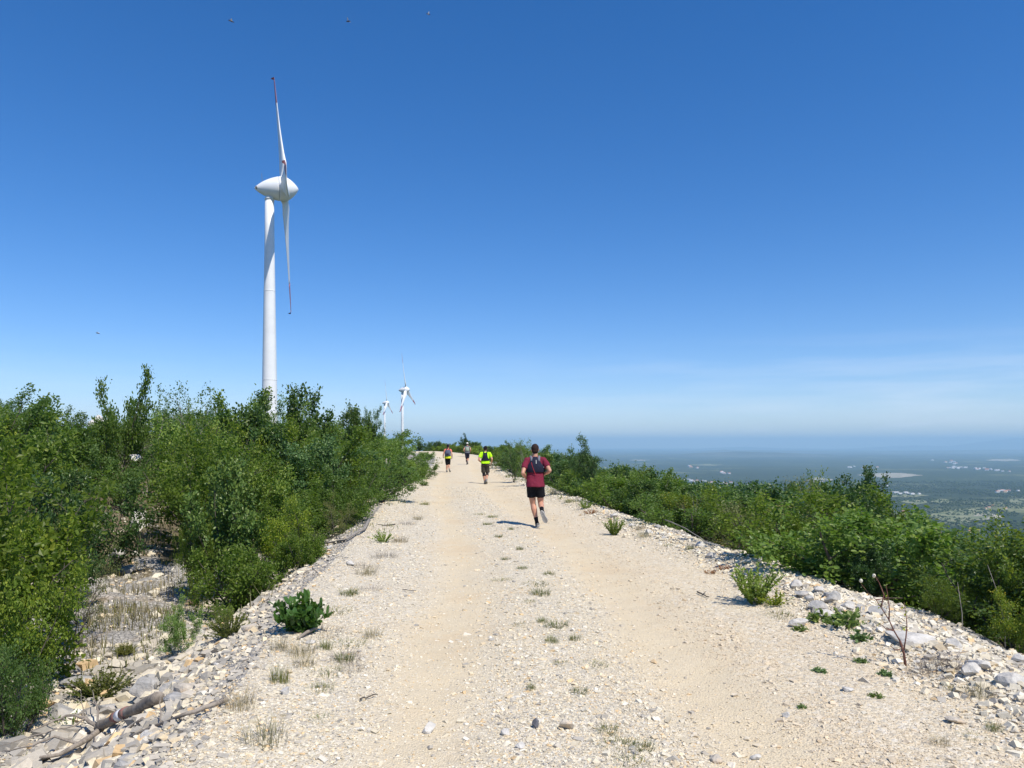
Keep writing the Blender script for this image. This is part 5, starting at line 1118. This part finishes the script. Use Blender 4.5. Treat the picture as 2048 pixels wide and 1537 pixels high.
    mb.solid('shorts', M[c['shorts']], body, .010, 3, .5, .016)
    # leggings, socks, shoes
    for s_, t in ((-1, 'l'), (1, 'r')):
        hp, kn, an = J['hip_' + t], J['kn_' + t], J['an_' + t]; ax_ = (an - kn).normalized(); bk = V3((0, -1, 0)) - ax_ * V3((0, -1, 0)).dot(ax_)
        if c.get('leggings') and (c['leggings'] == 'both' or c['leggings'] == t):
            e_ = c.get('leg_end', .3); MB().tube([lerp_j(hp, kn, .6), kn, lerp_j(kn, an, e_ * .6) + bk * .012, lerp_j(kn, an, e_) + bk * .012], [.086, .068, .070, .066], 16).build('legging', M['c_legdark'], body, True)
        if c.get('sock'):
            sl = c.get('sock_len', .72); MB().tube([lerp_j(kn, an, sl) + bk * .004, lerp_j(kn, an, .9), an + ax_ * .02], [.047 if sl < .8 else .041, .039, .044], 14).build('sock', M[c['sock']], body, True)
        he, to = J['he_' + t], J['to_' + t]; shoe(body, an, he, to, an - he, c['shoe'], c['sole'])
    # hair or headwear
    if c['head'] == 'hair':
        mb = MB(); mb.ell(head + V3((0, -.012, .026)), (.083, .100, .098)); mb.ell(head + V3((0, -.040, -.030)), (.071, .066, .070)); o = mb.solid('hair', M['c_hair'], body, .008, 2, .5, .010)
    else:
        hm = {'cap_black': 'c_black', 'cap_white': 'c_white', 'cap_navy': 'c_navy'}[c['head']]
        mb = MB(); mb.ell(head + V3((0, -.008, .040)), (.086, .104, .084)); mb.add(*tube([head + V3((0, -.002, .00)), head + V3((0, -.004, .05))], [.084, .090], 18)); mb.ell(head + V3((0, .125, .022)), (.062, .062, .010)); mb.ell(head + V3((0, 0, .126)), (.010, .010, .006))
        mb.solid('cap', M[hm], body, .008, 2)
        mb = MB(); mb.ell(head + V3((0, -.030, -.030)), (.075, .074, .070))
        if c.get('ponytail'): mb.cone(head + V3((0, -.10, .0)), head + V3((0, -.12, -.06)), .03, .032); mb.cone(head + V3((0, -.12, -.06)), head + V3((0, -.10, -.17)), .032, .014)
        mb.solid('hair', M['c_hair'], body, .008, 2)
    # vest pack: a panel wrapped over the back, shoulder straps, details
    def panel(zlist, m, nm, par, base_off=.012, nth=22):
        V = []; F = []; n = len(zlist)
        for lay in (0, 1):
            for z, th, th_off, bulge in zlist:
                t = (z - pel.z) / (neck.z - pel.z); cc = pel.lerp(neck, t); a = np.interp(z, [q[0] for q in zs], [q[1] for q in zs]); b = np.interp(z, [q[0] for q in zs], [q[2] for q in zs])
                for k in range(nth + 1):
                    s__ = -1 + 2 * k / nth; w = -math.pi / 2 + R(th_off + th * s__); o_ = base_off + (0 if lay == 0 else .008 + bulge * (1 - abs(s__) ** 2.4))
                    V.append((cc.x + (a + o_) * math.cos(w), cc.y + (b + o_) * math.sin(w), z))
        W_ = nth + 1; half = n * W_
        for i in range(n - 1):
            for k in range(nth): a = i * W_ + k; F.append((a, a + W_, a + W_ + 1, a + 1)); a += half; F.append((a, a + 1, a + W_ + 1, a + W_))
        for k in range(nth): F.append((k, k + 1, k + 1 + half, k + half)); a = (n - 1) * W_ + k; F.append((a, a + half, a + half + 1, a + 1))
        for i in range(n - 1): a = i * W_; F.append((a, a + half, a + half + W_, a + W_)); a += nth; F.append((a, a + W_, a + W_ + half, a + half))
        return MB().add(V, F).build(nm, M[m], par, True)
    v = c['vest']; cz = chest.z
    vest = panel(v['panel'], v['col'], v.get('name', 'running_vest'), body)
    for s_ in (-1, 1):
        q = [(s_ * v.get('sx', .075), -.118, cz + .16), (s_ * v.get('sx', .075), -.09, neck.z - .055), (s_ * (v.get('sx', .075) + .012), -.01, neck.z - .005), (s_ * (v.get('sx', .075) + .02), .085, neck.z - .06), (s_ * .10, .135, cz + .02), (s_ * .15, .11, cz - .10)]
        P = [];
        for a in q: t = (a[2] - pel.z) / (neck.z - pel.z); cc = pel.lerp(neck, t); P.append(V3((cc.x + a[0], cc.y + a[1], a[2])))
        o = MB().tube(P, [.030] * 6, 10).build('strap', M[v['strap']], vest, True)
    for d in v.get('marks', []):       # small marks: (angle, z, w, h, material)
        an_, z, w_, h_, mm, nm_ = d; t = (z - pel.z) / (neck.z - pel.z); cc = pel.lerp(neck, t); a = np.interp(z, [q[0] for q in zs], [q[1] for q in zs]); b = np.interp(z, [q[0] for q in zs], [q[2] for q in zs]); w = -math.pi / 2 + R(an_)
        bul = v['bul'](an_, z) ; p_ = V3((cc.x + (a + bul) * math.cos(w), cc.y + (b + bul) * math.sin(w), z)); rot = Matrix.Rotation(w + math.pi / 2, 3, 'Z'); MB().box(p_, (w_ / 2, .004, h_ / 2), rot).build(nm_, M[mm], vest)
    if v.get('cord'):
        P = [];
        for an_, z, o_ in v['cord']: t = (z - pel.z) / (neck.z - pel.z); cc = pel.lerp(neck, t); a = np.interp(z, [q[0] for q in zs], [q[1] for q in zs]); b = np.interp(z, [q[0] for q in zs], [q[2] for q in zs]); w = -math.pi / 2 + R(an_); P.append(V3((cc.x + (a + o_) * math.cos(w), cc.y + (b + o_) * math.sin(w), z)))
        MB().tube(P, [.005] * len(P), 6).build('cord', M['c_red'], vest)
    body.scale = (sc,) * 3
    return body
# joints in metres, x right, y away from the camera, z up, origin on the ground under the hips
J1 = dict(pelvis=(.0, .03, .90), chest=(-.005, .09, 1.22), neck=(.0, .14, 1.475), head=(.0, .165, 1.625), sh_l=(-.185, .11, 1.385), el_l=(-.262, -.09, 1.135), wr_l=(-.185, .13, 1.02), sh_r=(.190, .11, 1.395), el_r=(.300, -.10, 1.185), wr_r=(.195, .13, 1.10),
          hip_l=(-.088, .03, .86), kn_l=(-.045, .10, .48), an_l=(.035, .0, .095), he_l=(.045, -.06, .015), to_l=(.060, .215, .012), hip_r=(.092, .03, .86), kn_r=(.120, .10, .485), an_r=(.130, -.29, .375), he_r=(.100, -.37, .375), to_r=(.215, -.345, .115))
p = ground_px(1070.5, 1055)
person(p, 'nearest runner, in maroon shirt and black shorts with black vest pack, right foot kicked back',
       J1, dict(shirt='c_maroon', hem=.845, shorts='c_black', short_len=.58, short_r=.112, sock='c_black', sock_len=.72, shoe='c_shoegrey', sole='c_solegrey', head='hair',
       vest=dict(col='c_navy', strap='c_greyst', panel=[(1.145, 98, 0, .004), (1.16, 104, 0, .010), (1.19, 104, 0, .022), (1.23, 84, 0, .030), (1.275, 56, 0, .036), (1.32, 42, 0, .040), (1.37, 33, 0, .040), (1.42, 28, 0, .03), (1.455, 26, 0, .014), (1.475, 24, 0, .006)],
                 bul=lambda a, z: .024 + .042 * max(0, 1 - (abs(a) / 60) ** 2), marks=[(4, 1.375, .010, .065, 'c_white', 'logo'), (4, 1.34, .016, .012, 'c_white', 'logo'), (-62, 1.235, .022, .022, 'c_white', 'logo'), (52, 1.255, .014, .026, 'c_white', 'logo')], cord=[(-20, 1.36, .056), (-14, 1.27, .06), (-6, 1.17, .045), (2, 1.10, .02)])))
J2 = dict(pelvis=(.0, .02, .90), chest=(.0, .06, 1.18), neck=(.0, .09, 1.42), head=(.0, .12, 1.555), sh_l=(-.195, .07, 1.335), el_l=(-.285, -.06, 1.07), wr_l=(-.20, .15, .96), sh_r=(.200, .07, 1.335), el_r=(.300, -.08, 1.09), wr_r=(.27, .05, .93),
          hip_l=(-.088, .02, .84), kn_l=(-.070, .08, .47), an_l=(-.02, .0, .09), he_l=(-.015, -.06, .012), to_l=(-.02, .20, .012), hip_r=(.088, .02, .84), kn_r=(.085, .10, .47), an_r=(.055, -.12, .16), he_r=(.05, -.20, .13), to_r=(.055, -.04, -.0))
p = ground_px(970.5, 969)
person(p, 'runner in neon yellow green shirt, dark cap and grey brown shorts over black leggings', J2,
       dict(shirt='c_neon', hem=.90, shorts='c_olive', short_len=.86, short_r=.108, leggings='both', leg_end=.34, sock='c_sockgrey', sock_len=.55, shoe='c_shoegrey', sole='c_shoegrey', head='cap_black',
       vest=dict(col='c_navy', strap='c_black', sx=.065, panel=[(1.03, 62, 0, .004), (1.05, 66, 0, .02), (1.10, 58, 0, .03), (1.16, 36, 0, .045), (1.22, 30, 0, .05), (1.28, 28, 0, .05), (1.34, 28, 0, .04), (1.38, 30, 0, .02)], bul=lambda a, z: .06, marks=[(0, 1.24, .012, .14, 'c_bluegrey', 'zip')])))
J3 = dict(pelvis=(.0, .02, .92), chest=(.0, .05, 1.23), neck=(.01, .08, 1.48), head=(.01, .10, 1.64), sh_l=(-.185, .06, 1.38), el_l=(-.265, -.02, 1.12), wr_l=(-.30, .15, .98), sh_r=(.185, .06, 1.38), el_r=(.27, -.08, 1.12), wr_r=(.26, .08, .93),
          hip_l=(-.085, .02, .86), kn_l=(-.05, .08, .47), an_l=(-.06, .0, .09), he_l=(-.06, -.06, .012), to_l=(-.07, .20, .012), hip_r=(.085, .02, .86), kn_r=(.06, .10, .48), an_r=(.11, -.16, .19), he_r=(.12, -.24, .17), to_r=(.16, -.10, .0))
p = ground_px(895.5, 945)
person(p, 'leftmost runner, in navy cap, orange top and black knee shorts with blue grey backpack', J3,
       dict(shirt='c_orange', sleeve=.35, hem=.87, hemband='c_yellow', shorts='c_black', short_len=1.0, short_r=.085, sock='c_sockgrey', sock_len=.85, shoe='c_shoegrey', sole='c_shoegrey', head='cap_navy', ponytail=True,
       vest=dict(name='backpack', col='c_bluegrey', strap='c_navy', panel=[(1.01, 62, 0, .01), (1.03, 66, 0, .05), (1.10, 66, 0, .09), (1.2, 62, 0, .10), (1.3, 58, 0, .09), (1.37, 48, 0, .05), (1.40, 42, 0, .02)], bul=lambda a, z: .12, marks=[(0, 1.12, .16, .10, 'c_navy', 'pocket')])))
J4 = dict(pelvis=(.0, .02, .92), chest=(.0, .05, 1.24), neck=(.0, .08, 1.50), head=(.0, .10, 1.665), sh_l=(-.185, .06, 1.41), el_l=(-.27, -.08, 1.17), wr_l=(-.22, .13, 1.04), sh_r=(.185, .06, 1.41), el_r=(.29, -.08, 1.19), wr_r=(.24, .12, 1.06),
          hip_l=(-.085, .02, .86), kn_l=(-.06, .09, .47), an_l=(-.03, .0, .09), he_l=(-.03, -.06, .012), to_l=(-.03, .20, .012), hip_r=(.085, .02, .86), kn_r=(.06, .12, .49), an_r=(.04, -.16, .25), he_r=(.03, -.24, .22), to_r=(.05, -.16, .03))
p = ground_px(934.5, 930)
person(p, 'farthest runner in white cap with pale green vest pack and dark shorts', J4,
       dict(shirt='c_greyst', sleeve=.2, hem=.95, shorts='c_navy', short_len=.75, short_r=.10, leggings='l', leg_end=.6, sock='c_sockgrey', sock_len=.8, shoe='c_shoegrey', sole='c_shoegrey', head='cap_white',
       vest=dict(col='c_sage', strap='c_greyst', panel=[(1.08, 50, 0, .01), (1.10, 54, 0, .04), (1.2, 52, 0, .06), (1.32, 46, 0, .05), (1.40, 40, 0, .02)], bul=lambda a, z: .07, marks=[])))

# ------------------------------------------------------------------ insects in the air
M['insect'] = mat('insect', (0.03, 0.03, 0.035), 0.4); M['wing'] = mat('wing', (0.35, 0.38, 0.42), 0.3)
def insect(px, py, label, rz, s=1.0, roll=0):
    p = at(px, py, 1.9); e = empty('flying_insect', p, rz); e.rotation_euler = (roll, .3, rz); e.scale = (s,) * 3; tag(e, label, 'insect')
    MB().ell((0, 0, 0), (.0042, .0019, .0018)).ell((.005, 0, .0003), (.0016, .0015, .0014)).ell((-.005, 0, -.0006), (.0034, .0016, .0015)).build('body', M['insect'], e, True)
    for q in (-1, 1): MB().ell((-.001, q * .0045, .0022), (.0020, .0048, .0002), Matrix.Rotation(q * .6, 3, 'X')).build('wing', M['wing'], e)
insect(463, 43, 'small dark insect in the sky at the upper left corner side', .4, .95, .3); insect(697, 43, 'small dark insect in the sky above the tall turbine, right of the other', -.6, .95, -.4)
insect(857, 29, 'faint pale insect high in the sky near the top centre', .2, .7, 1.2); insect(196, 667, 'tiny dark insect in the sky over the left skyline tree', 0, .65)

# ------------------------------------------------------------------ the air
hz = MB().box((2000, 36000, (PZ - 60 + 600) / 2), (78000, 39500, (600 - PZ + 60) / 2)).build('haze', None)
hz.data.materials.clear(); mh = bpy.data.materials.new('haze'); mh.use_nodes = True; nt = mh.node_tree
for n_ in list(nt.nodes): nt.nodes.remove(n_)
pv = nt.nodes.new('ShaderNodeVolumePrincipled'); pv.inputs['Color'].default_value = (0.50, 0.78, 1.0, 1); pv.inputs['Density'].default_value = 1 / 21000.; pv.inputs['Anisotropy'].default_value = 0.0
o_ = nt.nodes.new('ShaderNodeOutputMaterial'); nt.links.new(pv.outputs[0], o_.inputs['Volume']); hz.data.materials.append(mh); hz['kind'] = 'stuff'; hz['label'] = 'pale blue air haze over the plain'
